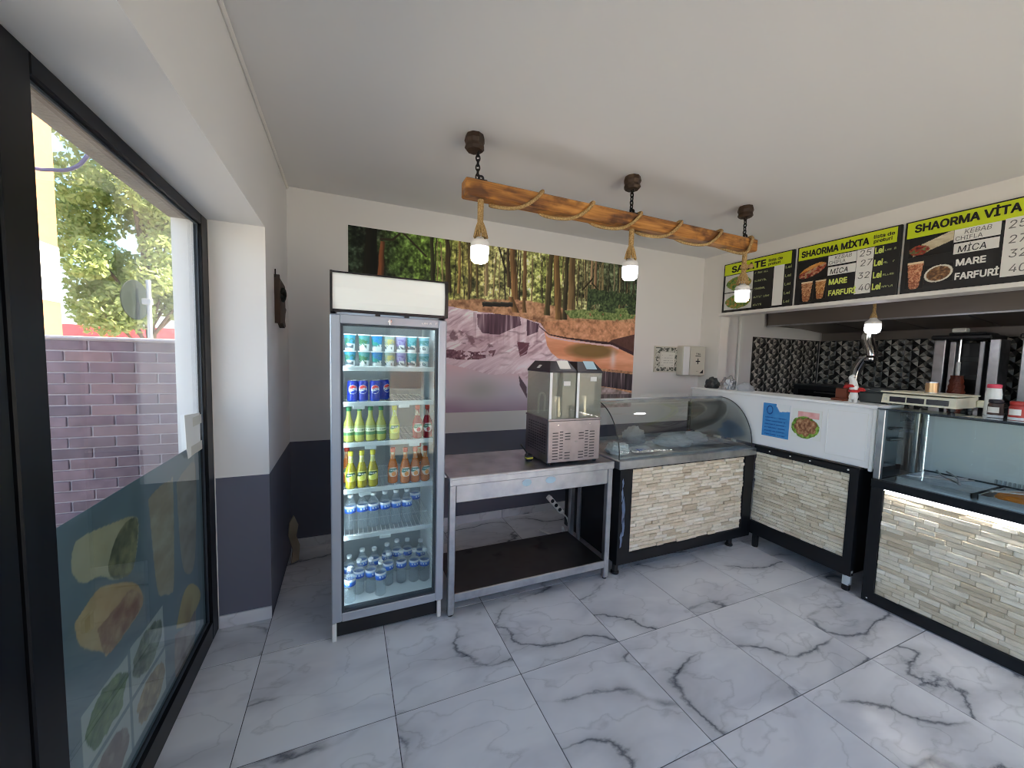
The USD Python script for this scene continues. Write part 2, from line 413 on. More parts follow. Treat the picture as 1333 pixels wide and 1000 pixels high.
usdkit.material(stage, LK + 'jute', {
    't': ('texture_coordinate', {}), 'w': ('noise_texture', {'scale': 120.0, 'detail': 3.0}), 'r': ('rgb_ramp', {'ramp': [(.3, L(140, 110, 70)), (.7, L(204, 172, 122))]}),
    'b': ('bump', {'strength': .7, 'distance': .003}), 'p': ('principled_bsdf', {'roughness': .9, 'specular_ior_level': .1})},
    [('t.object', 'w.vector'), ('w.fac', 'r.fac'), ('r.color', 'p.base_color'), ('w.fac', 'b.height'), ('b.normal', 'p.normal')], surface='p.BSDF')
usdkit.material(stage, LK + 'leaf', {
    'g': ('geometry', {}), 'r': ('rgb_ramp', {'ramp': [(0, L(168, 180, 120)), (.35, L(206, 210, 152)), (.7, L(224, 224, 180)), (1, L(178, 186, 150))]}),
    'p': ('principled_bsdf', {'roughness': .6}), 't': ('translucent_bsdf', {}), 'm': ('mix_closure', {'fac': .45})},
    [('g.random_per_island', 'r.fac'), ('r.color', 'p.base_color'), ('r.color', 't.color'), ('p.BSDF', 'm.closure1'), ('t.BSDF', 'm.closure2')], surface='m.closure')
plain('bark', L(112, 98, 84), .9, bump=(20, .6, .02))
plain('ochre_render', L(176, 124, 84), .85)
plain('white_render', L(226, 224, 220), .85)
plain('red_roof', L(168, 30, 34), .7)
plain('galvanised', L(168, 170, 172), .5, metallic=.4)
plain('sign_back', L(34, 41, 36), .6, spec=.15)
plain('cable_grey', L(96, 84, 120), .5)
plain('cable_black', L(20, 20, 22), .5)
plain('cap_green', L(36, 120, 70), .4)
plain('cap_yellow', L(206, 200, 60), .4)
plain('cap_red', L(196, 60, 44), .4)
plain('cap_white', L(224, 230, 234), .4)
def liquid(name, c):
    plain(name, c, .12, spec=.5, transmission_weight=.15)
liquid('juice_pale', L(188, 190, 100)); liquid('juice_lemon', L(206, 206, 96)); liquid('juice_red', L(156, 22, 40)); liquid('juice_lime', L(176, 164, 44)); liquid('juice_orange', L(206, 116, 40))
plain('can_blue', L(24, 54, 176), .25, metallic=.4)
plain('can_rim', L(190, 192, 196), .25, metallic=1.0)
plain('meat', L(110, 44, 22), .5, bump=(60, .8, .01), vary=.4)
plain('dark_lid', L(34, 28, 38), .4)
plain('red_felt', L(190, 44, 44), .8)
plain('pink_plastic', L(222, 70, 96), .4)
plain('brown_wood', L(118, 58, 34), .55)
plain('grey_bin', L(66, 70, 70), .5)
plain('spice_dark', L(70, 52, 46), .4)
plain('spice_red', L(170, 44, 36), .4)
plain('cooked_orange', L(206, 128, 44), .5, bump=(60, .8, .01), vary=.3)
plain('salad_green', L(120, 140, 70), .5, bump=(70, .8, .01), vary=.35)
plain('gold_tin', L(206, 170, 128), .25, metallic=.8)
plain('scale_glass', L(38, 34, 44), .15)
plain('sticker_blue', L(176, 206, 220), .5)
plain('bare_cardboard', L(150, 140, 120), .8, vary=.2)

# ------------------------------------------------------------------ the room
XL, XG, XO = -0.411, -0.692, -0.82         # left wall face, glass plane, outer face
YB, YR, YP = 3.397, -1.30, 2.533           # back wall, shop front behind the camera, pillar face
ZC, ZS, XR, XK = 2.794, 2.245, 3.916, 6.30 # ceiling, soffit, header face, kitchen wall
rng = np.random.default_rng(11)

structure('ceiling', box(XO, XK + .15, YR - .2, YB + .2, ZC, ZC + .25), 'ceiling_paint')
structure('wall_back', box(XO, XK + .15, YB, YB + .2, -.05, ZC), 'two_tone_paint')
structure('wall_left', cat([box(XO, XL, YP, YB, -.05, ZC), box(XO, XL, YR, YP, ZS, ZC)]), 'two_tone_paint')
structure('wall_right', cat([box(XR, XR + .13, 3.133, YB, -.05, ZC), box(XR, XR + .13, YR, 3.133, 2.105, ZC)]), 'white_paint')
structure('wall_kitchen', box(XK, XK + .15, YR - .2, YB, -.05, ZC), 'kitchen_paint')
structure('trim_1', box(3.868, 4.046, YR, 3.133, 2.092, 2.124, .003), 'white_paint')
structure('trim_2', box(4.555, 4.62, YB - .045, YB, 0, ZC, .012), 'white_plastic')
structure('trim_3', tube([(XL + .008, y, ZC - .012) for y in np.linspace(YR, YB, 8)], .010, 8), 'white_paint')
# shop front behind the camera: solid ends, glazed middle
structure('wall_front', cat([box(XO, 0.5, YR - .2, YR, -.05, ZC), box(4.6, XK, YR - .2, YR, -.05, ZC), box(0.5, 4.6, YR - .2, YR, 2.5, ZC)]), 'white_paint')
w2 = thing('window_2', kind='structure', loc=(2.55, YR - .1, 0))
part(w2, 'window_frame', cat([frame_y(.5, 4.6, 0, 2.5, YR - .13, YR - .07, .07)] + [box(x - .035, x + .035, YR - .13, YR - .07, .07, 2.43) for x in (1.1, 2.2, 3.4)]), 'black_frame')
for a, b in ((.57, 1.065), (1.135, 2.165), (2.235, 3.365), (3.435, 4.53)):
    part(w2, 'pane', box(a, b, YR - .105, YR - .095, .07, 2.43), 'window_glass')

# floor of square marble tiles
fl = thing('floor', kind='structure')
part(fl, 'grout', box(XO, XK + .1, YR - .2, YB + .05, -.08, -.0022), 'grout')
for j in range(-6, 5):
    for i in range(-2, 13):
        x0, y0 = -.41 + .6 * i, 1.626 + .6 * j
        a, b, c, d = max(x0 + .0017, XO), min(x0 + .5983, XK), max(y0 + .0017, YR - .2), min(y0 + .5983, YB)
        if b - a < .02 or d - c < .02:
            continue
        part(fl, 'floor_tile', box(a, b, c, d, -.009, 0, .0012), 'marble')

# left glazing: frame of black profiles, two panes
w1 = thing('window_1', kind='structure', loc=(XG, 1.9, 0))
part(w1, 'window_frame', cat([box(-.702, -.667, 2.435, 2.53, .0, 2.243, .004), box(-.702, -.667, 1.195, 1.302, 0, 2.243, .004), box(-.702, -.672, 1.08, 1.19, 0, 2.243, .004),
                              box(-.702, -.667, 1.302, 2.435, 2.19, 2.243, .004), box(-.702, -.667, 1.302, 2.435, 0, .105, .004),
                              box(-.702, -.672, -1.05, 1.08, 2.19, 2.243, .004), box(-.702, -.672, -1.05, 1.08, 0, .105, .004), box(-.702, -.667, YR, -1.05, 0, 2.243, .004)]), 'black_frame')
part(w1, 'pane', box(-.696, -.688, 1.302, 2.435, .105, 2.19), 'window_glass')
part(w1, 'pane', box(-.696, -.688, -1.05, 1.08, .105, 2.19), 'window_glass')
part(w1, 'gasket', cat([frame_x(1.302, 2.435, .105, 2.19, -.688, -.682, .008)]), 'gasket')
structure('trim_4', box(-.70, -.664, 2.531, YP, 0, 2.243), 'white_paint')
sf = [box(XO - .004, -.704, y, y + .017, 2.226, 2.2445, .003) for y in np.arange(-1.0, YP - .02, .02)]
structure('trim_5', cat(sf + [box(XO - .004, -.704, -1.0, YP - .002, 2.234, 2.2445)]), 'soffit_board')
# skirting tiles
structure('baseboard_left', box(-.664, XL + .002, YP - .011, YP, 0, .073, .0015), 'marble')
bb = thing('baseboard_back', kind='structure')
for k in range(8):
    part(bb, 'skirting_tile', box(XL + .6 * k + .002, min(XL + .6 * k + .598, XR), YB - .011, YB, 0, .075, .0015), 'marble')

# ------------------------------------------------------------------ outside the glass
structure('ground', cat([box(-60, 60, -60, 60, -.4, -.12)]), 'pavement')
bw = thing('brick_wall', 'low wall of mauve brown bricks standing outside beyond the glass', 'brick wall', (-2.6, 3.7, -.12))
part(bw, 'mortar_core', box(-4.6, XO - .004, 3.612, 3.80, -.12, 1.612), 'mortar')
part(bw, 'coping', box(-4.6, XO - .004, 3.585, 3.82, 1.612, 1.632, .004), 'mortar')
for r in range(23):
    z0 = -.118 + r * .0752
    for k in range(20):
        x0 = -4.6 + k * .247 + (.1235 if r % 2 else 0) * -1
        a, b = max(x0, -4.6), min(x0 + .236, XO - .006)
        if b - a > .03 and b > -3.35:
            d = rng.uniform(0, .007)
            part(bw, 'brick', box(a, b, 3.597 + d, 3.63, z0, z0 + .0655, .003), 'facade_brick')

def leaf_cloud(blobs, n, size, seed):
    r = np.random.default_rng(seed)
    B = np.array(blobs)
    w = B[:, 3] ** 2
    i = r.choice(len(blobs), n, p=w / w.sum())
    unit = lambda q: q / np.linalg.norm(q, axis=1, keepdims=True)
    p = B[i, :3] + unit(r.normal(size=(n, 3))) * (B[i, 3] * r.uniform(.45, 1.05, n) ** .6)[:, None]
    a = unit(r.normal(size=(n, 3)))
    c = unit(np.cross(a, r.normal(size=(n, 3))))
    s = (size * r.uniform(.6, 1.4, n))[:, None]
    v = np.stack([p - a * s, p + c * s * .5, p + a * s, p - c * s * .5], 1).reshape(-1, 3)
    k = np.arange(n) * 4
    return trimesh.Trimesh(v, np.vstack([np.stack([k, k + 1, k + 2], 1), np.stack([k, k + 2, k + 3], 1)]), process=False)

def tree(label, base, h, spread, n, seed, size=.09):
    r = np.random.default_rng(seed)
    t = thing('tree', label, 'tree', base)
    x, y, z = base
    top = (x + .15, y, z + h * .72)
    part(t, 'trunk', tube(smooth_path([(x, y, z), (x + .08, y, z + h * .25), (x - .05, y + .05, z + h * .5), top], 6), np.linspace(.13, .04, 19), 8), 'bark', True)
    blobs = []
    for k in range(44):
        a, u = r.uniform(0, 2 * math.pi), r.uniform(.32, 1.0)
        rad = spread * (1 - .55 * abs(u - .55)) * r.uniform(.25, 1)
        c = (x + math.cos(a) * rad, y + math.sin(a) * rad, z + h * u)
        blobs.append((*c, spread * r.uniform(.2, .40)))
        if k % 2 == 0:
            part(t, 'branch', tube(smooth_path([(x, y, z + h * u * .6), ((x + c[0]) / 2, (y + c[1]) / 2, z + h * u * .85), c], 4), np.linspace(.045, .012, 9), 5), 'bark', True)
    part(t, 'foliage', leaf_cloud(blobs, n, size, seed + 1), 'leaf', kind='stuff')
tree('yellow green leafy tree behind the brick wall outside the glass', (-4.1, 11.2, -.12), 6.4, 1.5, 34000, 3, .06)
tree('pale shrubby tree beside the sign post, lower than the tall leafy one', (-3.0, 15.5, -.12), 4.2, 1.0, 8000, 8, .06)
po = thing('corner_tower', 'ochre and white rendered corner of a building beyond the tree', 'building', (-4.95, 9.4, -.12))
part(po, 'wall', box(-5.7, -4.60, 8.6, 9.4, -.12, 6.4, .01), 'ochre_render')
part(po, 'white_band', box(-5.71, -4.59, 8.59, 9.41, 2.3, 3.25, .01), 'white_render')
part(po, 'cornice', box(-5.76, -4.55, 8.54, 9.46, 6.3, 6.5, .02), 'white_render')
sg = thing('road_sign', 'round road sign on a grey post seen from behind', 'road sign', (-2.54, 7.0, -.12))
part(sg, 'post', cyl(.028, -.12, 2.5, (-2.535, 7.0), 12), 'galvanised', 30)
m = turn(cyl(.27, -.006, .006, n=36, bev=.004), [[1, 0, 0], [0, 0, 1], [0, -1, 0]]); m.apply_transform(trimesh.transformations.rotation_matrix(1.38, [0, 0, 1])); m.apply_translation([-2.66, 6.95, 2.21])
part(sg, 'sign_plate', m, 'sign_back', 30)
part(sg, 'clamp', box(-2.60, -2.50, 6.96, 7.03, 2.16, 2.24, .004), 'galvanised')
rf = thing('red_roofed_house', 'long low white house with a red roof beyond the brick wall', 'house', (-7.2, 17.2, -.12))
part(rf, 'wall', box(-10, -4.6, 16.2, 18.4, -.12, 1.85), 'white_render')
part(rf, 'roof', cat([extrude([(15.9, 1.84), (18.7, 1.84), (17.3, 2.25)], 5.8)]).apply_transform(np.array([[0, 0, 1, -10.2], [1, 0, 0, 0], [0, 1, 0, 0], [0, 0, 0, 1.0]])), 'red_roof')
whole('overhead_cable', tube(smooth_path([(-1.75, 2.62, 2.62), (-1.40, 2.6, 2.41), (-1.27, 2.6, 2.395), (-1.19, 2.6, 2.43), (-1.12, 2.6, 2.54), (-.9, 2.6, 2.9)], 10), .008, 6), 'cable_grey', 'looped violet grey cable hanging outside near the top of the glass', 'cable', True)
# street beyond the shop front, behind the camera (seen only in reflections)
fb = thing('street_house', 'pale house with an ochre garage door across the street', 'house', (4, -16, -.12))
part(fb, 'wall', box(-3, 12, -20, -15, -.12, 3.4), 'white_render')
part(fb, 'garage_door', box(1.6, 4.4, -15.04, -14.98, -.1, 2.3), 'ochre_render')
part(fb, 'roof', extrude([(-20.4, 3.38), (-14.6, 3.38), (-17.5, 4.6)], 15.6).apply_transform(np.array([[0, 0, 1, -3.3], [1, 0, 0, 0], [0, 1, 0, 0], [0, 0, 0, 1.0]])), 'red_roof')

# printed film and taped notice on the glass
def film_art(U, V):
    Y, Z = 1.302 + U * 1.133, 1.092 - V * .985
    n = nz(Y, Z, 9, 9, 2)
    c = ramp3(n, [(0, (98, 120, 134)), (1, (120, 142, 154))])
    def put(poly, base, dark, sy=14, sz=14, seed=1):
        nonlocal c
        m = inside(Y, Z, smooth_path(list(poly) + [poly[0]], 5)[:-1])
        t = nz(Y, Z, sy, sz, seed, 5)
        c = np.where(m[:, None], ramp3(t, [(.25, dark), (.7, base)]), c)
    put([(1.859, .990), (1.90, 1.0), (1.979, 1.008), (2.06, 1.0), (2.088, .973), (2.061, .556), (2.02, .52), (1.971, .545), (1.902, .612)], (196, 188, 158), (160, 142, 110), 10, 18, 4)
    put([(2.122, .969), (2.237, 1.002), (2.361, .968), (2.311, .523), (2.195, .512), (2.141, .656)], (176, 172, 156), (146, 132, 116), 10, 18, 5)
    put([(1.415, .999), (1.451, 1.024), (1.631, .996), (1.743, .970), (1.779, .922), (1.728, .786), (1.616, .807), (1.539, .863), (1.455, .888), (1.410, .946)], (214, 208, 176), (184, 174, 132), 7, 7, 6)
    put([(1.606, .916), (1.647, .951), (1.710, .969), (1.775, .937), (1.728, .786), (1.616, .810), (1.579, .865)], (168, 164, 118), (80, 84, 62), 30, 30, 7)
    put([(1.408, .797), (1.508, .828), (1.585, .809), (1.742, .723), (1.788, .625), (1.693, .597), (1.557, .594), (1.529, .624), (1.429, .716)], (222, 196, 148), (190, 146, 92), 8, 8, 8)
    put([(1.508, .711), (1.620, .716), (1.715, .717), (1.788, .625), (1.645, .597), (1.547, .602)], (206, 178, 140), (128, 66, 52), 26, 26, 9)
    put([(2.063, .33), (2.15, .43), (2.249, .432), (2.355, .341), (2.36, .28), (2.2, .26)], (210, 186, 120), (170, 136, 76), 10, 10, 10)
    put([(2.05, .31), (2.2, .26), (2.30, .26), (2.243, .09), (2.06, .10), (2.04, .2)], (186, 170, 160), (120, 90, 84), 22, 22, 11)
    for k, (poly, a, b) in enumerate(([[(1.412, .514), (1.667, .511), (1.668, .337), (1.415, .337)], (120, 150, 84), (44, 84, 44)], [[(1.686, .517), (1.942, .514), (1.948, .337), (1.686, .337)], (150, 160, 132), (60, 80, 62)],
                                      [[(1.686, .320), (1.951, .320), (1.945, .15), (1.686, .150)], (196, 168, 120), (128, 100, 68)], [[(1.412, .320), (1.668, .320), (1.668, .15), (1.412, .15)], (150, 130, 124), (92, 64, 62)])):
        m = inside(Y, Z, poly)
        c = np.where(m[:, None], np.array((196, 206, 204.)), c)
        cy, cz = np.mean([q[0] for q in poly]), np.mean([q[1] for q in poly])
        e = ((Y - cy) / .115) ** 2 + ((Z - cz) / .075) ** 2 + (nz(Y, Z, 25, 25, 20 + k) - .5) * 1.1 < 1
        c = np.where((m & e)[:, None], ramp3(nz(Y, Z, 40, 40, 30 + k, 4), [(.3, b), (.7, a)]), c)
    return c * .78 + np.array((128, 136, 132.)) * .22
m, col = sheet((-.6985, 1.302, 1.092), (0, 1.133, 0), (0, 0, -.985), 260, 220, film_art)
whole('window_poster', m, 'print_film', 'dark teal film of wraps and doner cones stuck on the glass', 'poster', color=col)
m, col = sheet((-.6985, -1.05, 1.092), (0, 2.13, 0), (0, 0, -.985), 40, 20, lambda U, V: ramp3(nz(U, V, 9, 5, 3), [(0, (98, 120, 134)), (1, (120, 142, 154))]))
whole('window_poster', m, 'print_film', 'plain teal film on the pane beside the camera', 'poster', color=col)
nt = thing('taped_notice', 'small white paper notice taped on the glass by the frame', 'notice', (-.691, 2.3, 1.06))
m = extrude([(2.20, 1.262), (2.40, 1.245), (2.40, 1.062), (2.23, 1.05), (2.215, 1.10)], .0012)
part(nt, 'paper', m.apply_transform(np.array([[0, 0, 1, -.6878], [1, 0, 0, 0], [0, 1, 0, 0], [0, 0, 0, 1.0]])), 'paper_white')
part(nt, 'tape', cat([box(-.6868, -.6862, 2.30, 2.42, 1.19, 1.235), box(-.6868, -.6862, 2.27, 2.42, 1.055, 1.10)]), 'beige_plastic')
dh = thing('wall_plaque', 'narrow dark carved wooden plaque hanging on the side wall near the corner', 'plaque', (XL, 2.92, 1.74))
pl = [(2.80, 2.04), (2.815, 2.02), (3.02, 2.0), (3.05, 1.965), (3.02, 1.93), (3.03, 1.86), (3.07, 1.85), (3.03, 1.82), (3.0, 1.77), (3.04, 1.735), (2.98, 1.72), (2.90, 1.75), (2.80, 1.74)]
part(dh, 'board', extrude(pl, .03).apply_transform(np.array([[0, 0, 1, XL], [1, 0, 0, 0], [0, 1, 0, 0], [0, 0, 0, 1.0]])), 'dark_wood')
part(dh, 'leaf_carving', tube(smooth_path([(XL + .032, 2.83, 1.93), (XL + .04, 2.87, 1.96), (XL + .04, 2.92, 1.93), (XL + .036, 2.88, 1.89), (XL + .036, 2.83, 1.91)], 6), .012, 6), 'sign_back', True)
part(dh, 'hanger', tube([(XL + .006, 2.80, 2.02), (XL + .006, 2.805, 2.07), (XL + .006, 2.81, 2.02)], .004, 6), 'chain_black')
cb = thing('cardboard_strip', 'torn strip of marbled cardboard leaning against the side wall', 'cardboard', (-.36, 3.2, 0))
part(cb, 'sheet', extrude([(0, 0), (.05, .01), (.06, .12), (.035, .2), (.05, .28), (.02, .36), (-.01, .31), (-.02, .22), (.01, .1)], .012).apply_transform(trimesh.transformations.rotation_matrix(math.pi / 2, [1, 0, 0])).apply_transform(trimesh.transformations.rotation_matrix(.5, [0, 0, 1])).apply_translation([-.385, 3.16, 0]), 'bare_cardboard')
part(cb, 'torn_edge', box(-.385, -.36, 3.175, 3.185, .001, .1, .002), 'paper_white')

# ------------------------------------------------------------------ mural on the back wall
def mural_art(U, V):
    a = 1.9
    fine, mid, big = nz(U, V, 90 * a, 90, 1, 3), nz(U, V, 34 * a, 34, 2, 4), nz(U, V, 7 * a, 6, 3, 4)
    vert = nz(U, V, 130 * a, 9, 4, 3)
    dark = ramp3(U + (big - .5) * .16, [(0, (24, 34, 22)), (.07, (20, 26, 18)), (.12, (56, 76, 34)), (.22, (92, 116, 44)), (.32, (122, 118, 66)), (.45, (150, 148, 96)), (.62, (132, 142, 74)), (.74, (112, 112, 76)), (.84, (74, 80, 56)), (1, (50, 66, 46))])
    k = np.clip((mid - .5) * 2.6 + (fine - .5) * 1.9 + (vert - .5) * .7, -1, 1)[:, None]
    c = dark * (1.08 + .95 * k) + np.clip(k, 0, 1) * (40 + 50 * np.exp(-((U - .55) / .16) ** 2))[:, None]
    c = lay(c, sstep(.56, .68, nz(U, V, 22 * a, 22, 9)) * sstep(.1, .2, V) * .6, (24, 30, 20))
    def trunk(x0, y0, x1, y1, w, col):
        nonlocal c
        t = np.clip((V - y0) / (y1 - y0), 0, 1)
        gv = np.linspace(0, 1, 200)
        x = x0 + (x1 - x0) * t + (np.interp(V, gv, nz(gv * 0, gv, 1, 16, int(x0 * 997))) - .5) * .006
        d = np.abs(U - x) / (w * (.8 + .4 * t))
        m = (1 - sstep(.7, 1, d)) * ((V > y0 - .01) & (V < y1))
        sh = 1 - .45 * np.clip((U - x) / w, -1, 1) + (vert - .5) * .8
        c = c * (1 - m[:, None]) + np.asarray(col) * sh[:, None] * m[:, None]
    rr = np.random.default_rng(4)
    for _ in range(60):
        x = rr.uniform(.24, .99)
        trunk(x, rr.uniform(0, .05), x + rr.uniform(-.012, .012), rr.uniform(.25, .34), rr.uniform(.0012, .003), [(70, 62, 44), (128, 112, 78), (48, 44, 34)][rr.integers(3)])
    for q in ((.436, -.02, .490, .243, .004, (46, 42, 32)), (.472, -.02, .480, .236, .006, (74, 60, 42)), (.486, -.02, .507, .384, .013, (120, 88, 56)), (.533, -.02, .537, .380, .008, (112, 84, 54)), (.631, -.02, .622, .387, .012, (72, 64, 42)),
              (.650, -.02, .666, .408, .014, (116, 88, 54)), (.693, -.02, .691, .405, .010, (58, 52, 36)), (.713, -.02, .717, .348, .016, (104, 84, 56)), (.795, -.02, .796, .161, .006, (150, 126, 96)), (.812, -.02, .814, .19, .006, (140, 112, 84)), (.892, -.02, .898, .247, .004, (120, 112, 86)),
              (.089, .07, .085, .26, .009, (112, 66, 40)), (.06, .0, .057, .26, .02, (18, 18, 12)), (.228, -.02, .233, .27, .007, (44, 44, 28)), (.275, -.02, .283, .3, .009, (62, 50, 32)), (.314, .0, .314, .298, .005, (128, 102, 62)), (.35, .0, .349, .293, .004, (110, 92, 58)),
              (.343, -.02, .346, .332, .004, (84, 72, 46)), (.367, -.02, .373, .312, .004, (92, 78, 50)), (.40, -.02, .402, .30, .005, (150, 130, 96))):
        trunk(*q)
    for x0, y0, x1, y1 in ((.146, .0, .212, .11), (.117, .044, .136, .008), (.085, .05, .117, .044), (.452, .325, .497, .385), (.76, .2, .80, .12), (.80, .15, .84, .21)):
        L2 = (x1 - x0) ** 2 + (y1 - y0) ** 2
        t = np.clip(((U - x0) * (x1 - x0) + (V - y0) * (y1 - y0)) / L2, 0, 1)
        d = np.hypot((U - x0 - t * (x1 - x0)) * a, V - y0 - t * (y1 - y0))
        c = lay(c, 1 - sstep(.004, .008, d), (44, 36, 26))
    # forest floor, bank, pools and falls
    fl = np.interp(U, [0, .273, .368, .544, .7, .85, 1], [.36, .34, .325, .30, .335, .33, .30]) + (mid - .5) * .03
    m = sstep(-.006, .006, V - fl)
    soil = ramp3(mid + (fine - .5) * .4, [(.25, (122, 84, 62)), (.5, (188, 140, 106)), (.75, (214, 172, 138))])
    c = c * (1 - m[:, None]) + soil * m[:, None]
    for tr in ((.486, .3, .507, .384, .013, (120, 88, 56)), (.533, .3, .537, .380, .008, (112, 84, 54)), (.622, .3, .622, .387, .012, (72, 64, 42)), (.663, .3, .666, .408, .014, (116, 88, 54)), (.691, .3, .691, .405, .010, (58, 52, 36))):
        trunk(*tr)
    c = lay(c, inside(U, V, [(.388, .334), (.495, .322), (.495, .351), (.391, .363)]), (40, 38, 36))
    c = lay(c, inside(U, V, [(.388, .334), (.495, .322), (.495, .328), (.39, .341)]), (84, 80, 70))
    g = inside(U, V, [(.688, .347), (.76, .33), (.837, .319), (.92, .30), (.994, .285), (1.0, .36), (.92, .385), (.839, .39), (.713, .392)])
    c = np.where((g & (mid > .38))[:, None], ramp3(fine, [(.3, (70, 92, 46)), (.7, (150, 164, 104))]), c)
    g2 = (U > .78) & (V < .335) & (V > .16 + .06 * mid) & (nz(U, V, 9 * a, 9, 12) > .42)
    c = np.where(g2[:, None], ramp3(fine, [(.3, (30, 42, 30)), (.75, (92, 112, 70))]), c)
    # water everywhere below the waterline
    wl = np.interp(U, [0, .273, .368, .521, .598, .64, 1], [.38, .375, .394, .408, .442, .53, 1.2])
    m = (V > wl + (mid - .5) * .012)
    wu, wv = U + .05 * (nz(U, V, 12 * a, 12, 40) - .5), V + .12 * (nz(U, V, 7 * a, 9, 41) - .5)
    t = .55 * nz(wu + .45 * (V - .5), wv, 15 * a, 17, 14, 5) + .45 * nz(wu + .8 * (V - .4), wv, 60 * a, 13, 42, 4)
    water = ramp3(t, [(.30, (174, 142, 157)), (.42, (200, 174, 187)), (.54, (218, 198, 208)), (.68, (242, 232, 240))])
    c = np.where(m[:, None], water, c)
    s = nz(U, V, 60 * a, 5, 15, 3)
    fall = inside(U, V, [(.36, .40), (.53, .41), (.60, .45), (.60, .57), (.50, .60), (.36, .55)]) & m
    c = np.where(fall[:, None], .45 * c + .55 * ramp3(s, [(.3, (150, 116, 132)), (.5, (208, 184, 196)), (.7, (242, 230, 238))]), c)
    step = np.abs(np.sin((V + .03 * (nz(U, V, 8 * a, 8, 44) - .5) * 4 + .12 * U) * 70)) ** 6
    c = lay(c, m * step * sstep(.5, .64, nz(U, V, 10 * a, 20, 45)) * (V > .5) * (V < .72) * .55, (132, 98, 114))
    c = lay(c, m * np.exp(-((V - .69) / .05) ** 2) * (U < .62) * .6, (226, 208, 218))
    for poly in ([(.373, .410), (.44, .40), (.521, .408), (.527, .459), (.492, .488), (.449, .526), (.393, .523), (.376, .483)], [(.546, .422), (.593, .443), (.589, .496), (.548, .526)]):
        c = np.where(inside(U, V, poly)[:, None], ramp3(s, [(.3, (64, 44, 58)), (.55, (104, 78, 94)), (.75, (180, 158, 170))]), c)
    c = lay(c, inside(U, V, [(.513, .563), (.559, .569), (.550, .639), (.525, .658)]) * sstep(.3, .5, t), (104, 66, 80))
    e = inside(U, V, [(.278, .625), (.371, .636), (.44, .62), (.43, .66), (.378, .682), (.313, .684), (.27, .672)])
    c = np.where((e & (mid > .36))[:, None], ramp3(fine, [(.3, (88, 54, 68)), (.7, (150, 112, 124))]), c)
    e = inside(U, V, [(.30, .50), (.37, .55), (.44, .60), (.40, .61), (.33, .59), (.28, .56)])
    c = lay(c, e * sstep(.5, .62, mid) * .7, (110, 80, 90))
    p = inside(U, V, [(-.1, .66), (.276, .71), (.358, .741), (.419, .773), (.527, .763), (.558, .807), (.60, 1.1), (-.1, 1.1)])
    pc = ramp3(V + (nz(U, V, 5, 4, 16) - .5) * .12, [(.70, (216, 184, 194)), (.80, (210, 194, 206)), (.90, (198, 190, 202)), (1.0, (164, 142, 164))])
    pc = lay(pc, np.exp(-((U - .39) / .06) ** 2 - ((V - .86) / .07) ** 2) * .5, (150, 158, 150))
    c = np.where(p[:, None], pc, c)
    c = lay(c, inside(U, V, [(.522, .772), (.554, .851), (.555, .923), (.528, .842)]), (92, 76, 88))
    # terrace pool at the right
    b = inside(U, V, [(.60, .43), (.7, .41), (.85, .40), (1.01, .36), (1.01, .63), (.897, .55), (.844, .548), (.70, .53), (.632, .51)])
    c = np.where((b & (V > .395 - .03 * (mid - .5)))[:, None], ramp3(mid * .6 + fine * .4, [(.3, (142, 98, 70)), (.5, (196, 140, 106)), (.7, (220, 170, 138))]), c)
    c = lay(c, inside(U, V, [(.86, .56), (.90, .52), (1.01, .47), (1.01, .63)]) * .8, (58, 36, 38))
    o = inside(U, V, [(.613, .484), (.632, .509), (.700, .529), (.852, .544), (.90, .547), (1.01, .626), (1.01, .745), (.848, .724), (.711, .673), (.671, .662), (.642, .624), (.626, .580)])
    c = np.where(o[:, None], ramp3(nz(U, V, 9, 30, 17), [(.3, (206, 138, 104)), (.7, (232, 172, 140))]), c)
    ol = np.clip(1.5 - np.abs((U - .81) / .10) ** 2 - np.abs((V - .605) / .05) ** 2, 0, 1) * o
    c = lay(c, ol * .85, (112, 92, 52))
    c = lay(c, np.exp(-((U - .905) / .012) ** 2 - ((V - .66) / .06) ** 2) * .8, (226, 210, 214))
    ey = np.interp(U, [.59, .632, .70, .844, .897, 1.0], [.455, .509, .526, .545, .549, .615])
    c = lay(c, (np.abs(V - ey) < .004 + .008 * sstep(.6, 1, U)) & (U > .593), (62, 40, 44))
    c = lay(c, (np.abs(V - ey - .014) < .006) & (U > .62) & (U < .93), (214, 186, 190))
    f = inside(U, V, [(.845, .74), (1.01, .764), (1.01, .885), (.845, .845)])
    c = np.where(f[:, None], ramp3(nz(U, V, 80 * a, 4, 18, 3), [(.3, (44, 38, 42)), (.6, (96, 84, 90)), (.8, (176, 160, 168))]), c)
    f = inside(U, V, [(.64, .70), (.711, .673), (.848, .724), (.848, 1.1), (.56, 1.1), (.56, .8)])
    c = np.where(f[:, None], ramp3(t, [(.3, (120, 94, 108)), (.7, (206, 188, 198))]), c)
    f = V > np.interp(U, [.84, .85, .92, 1], [2, .85, .87, .90])
    c = np.where(f[:, None], ramp3(mid, [(.3, (120, 110, 100)), (.6, (176, 158, 160)), (.8, (208, 196, 200))]), c)
    return np.clip(c * 1.08 + 6, 0, 255)
m, col = sheet((.012, YB - .002, 2.578), (2.903, 0, 0), (0, 0, -1.528), 560, 310, mural_art)
whole('wall_mural', m, 'print_matt', 'large forest waterfall photo mural pasted on the back wall', 'mural', color=col)

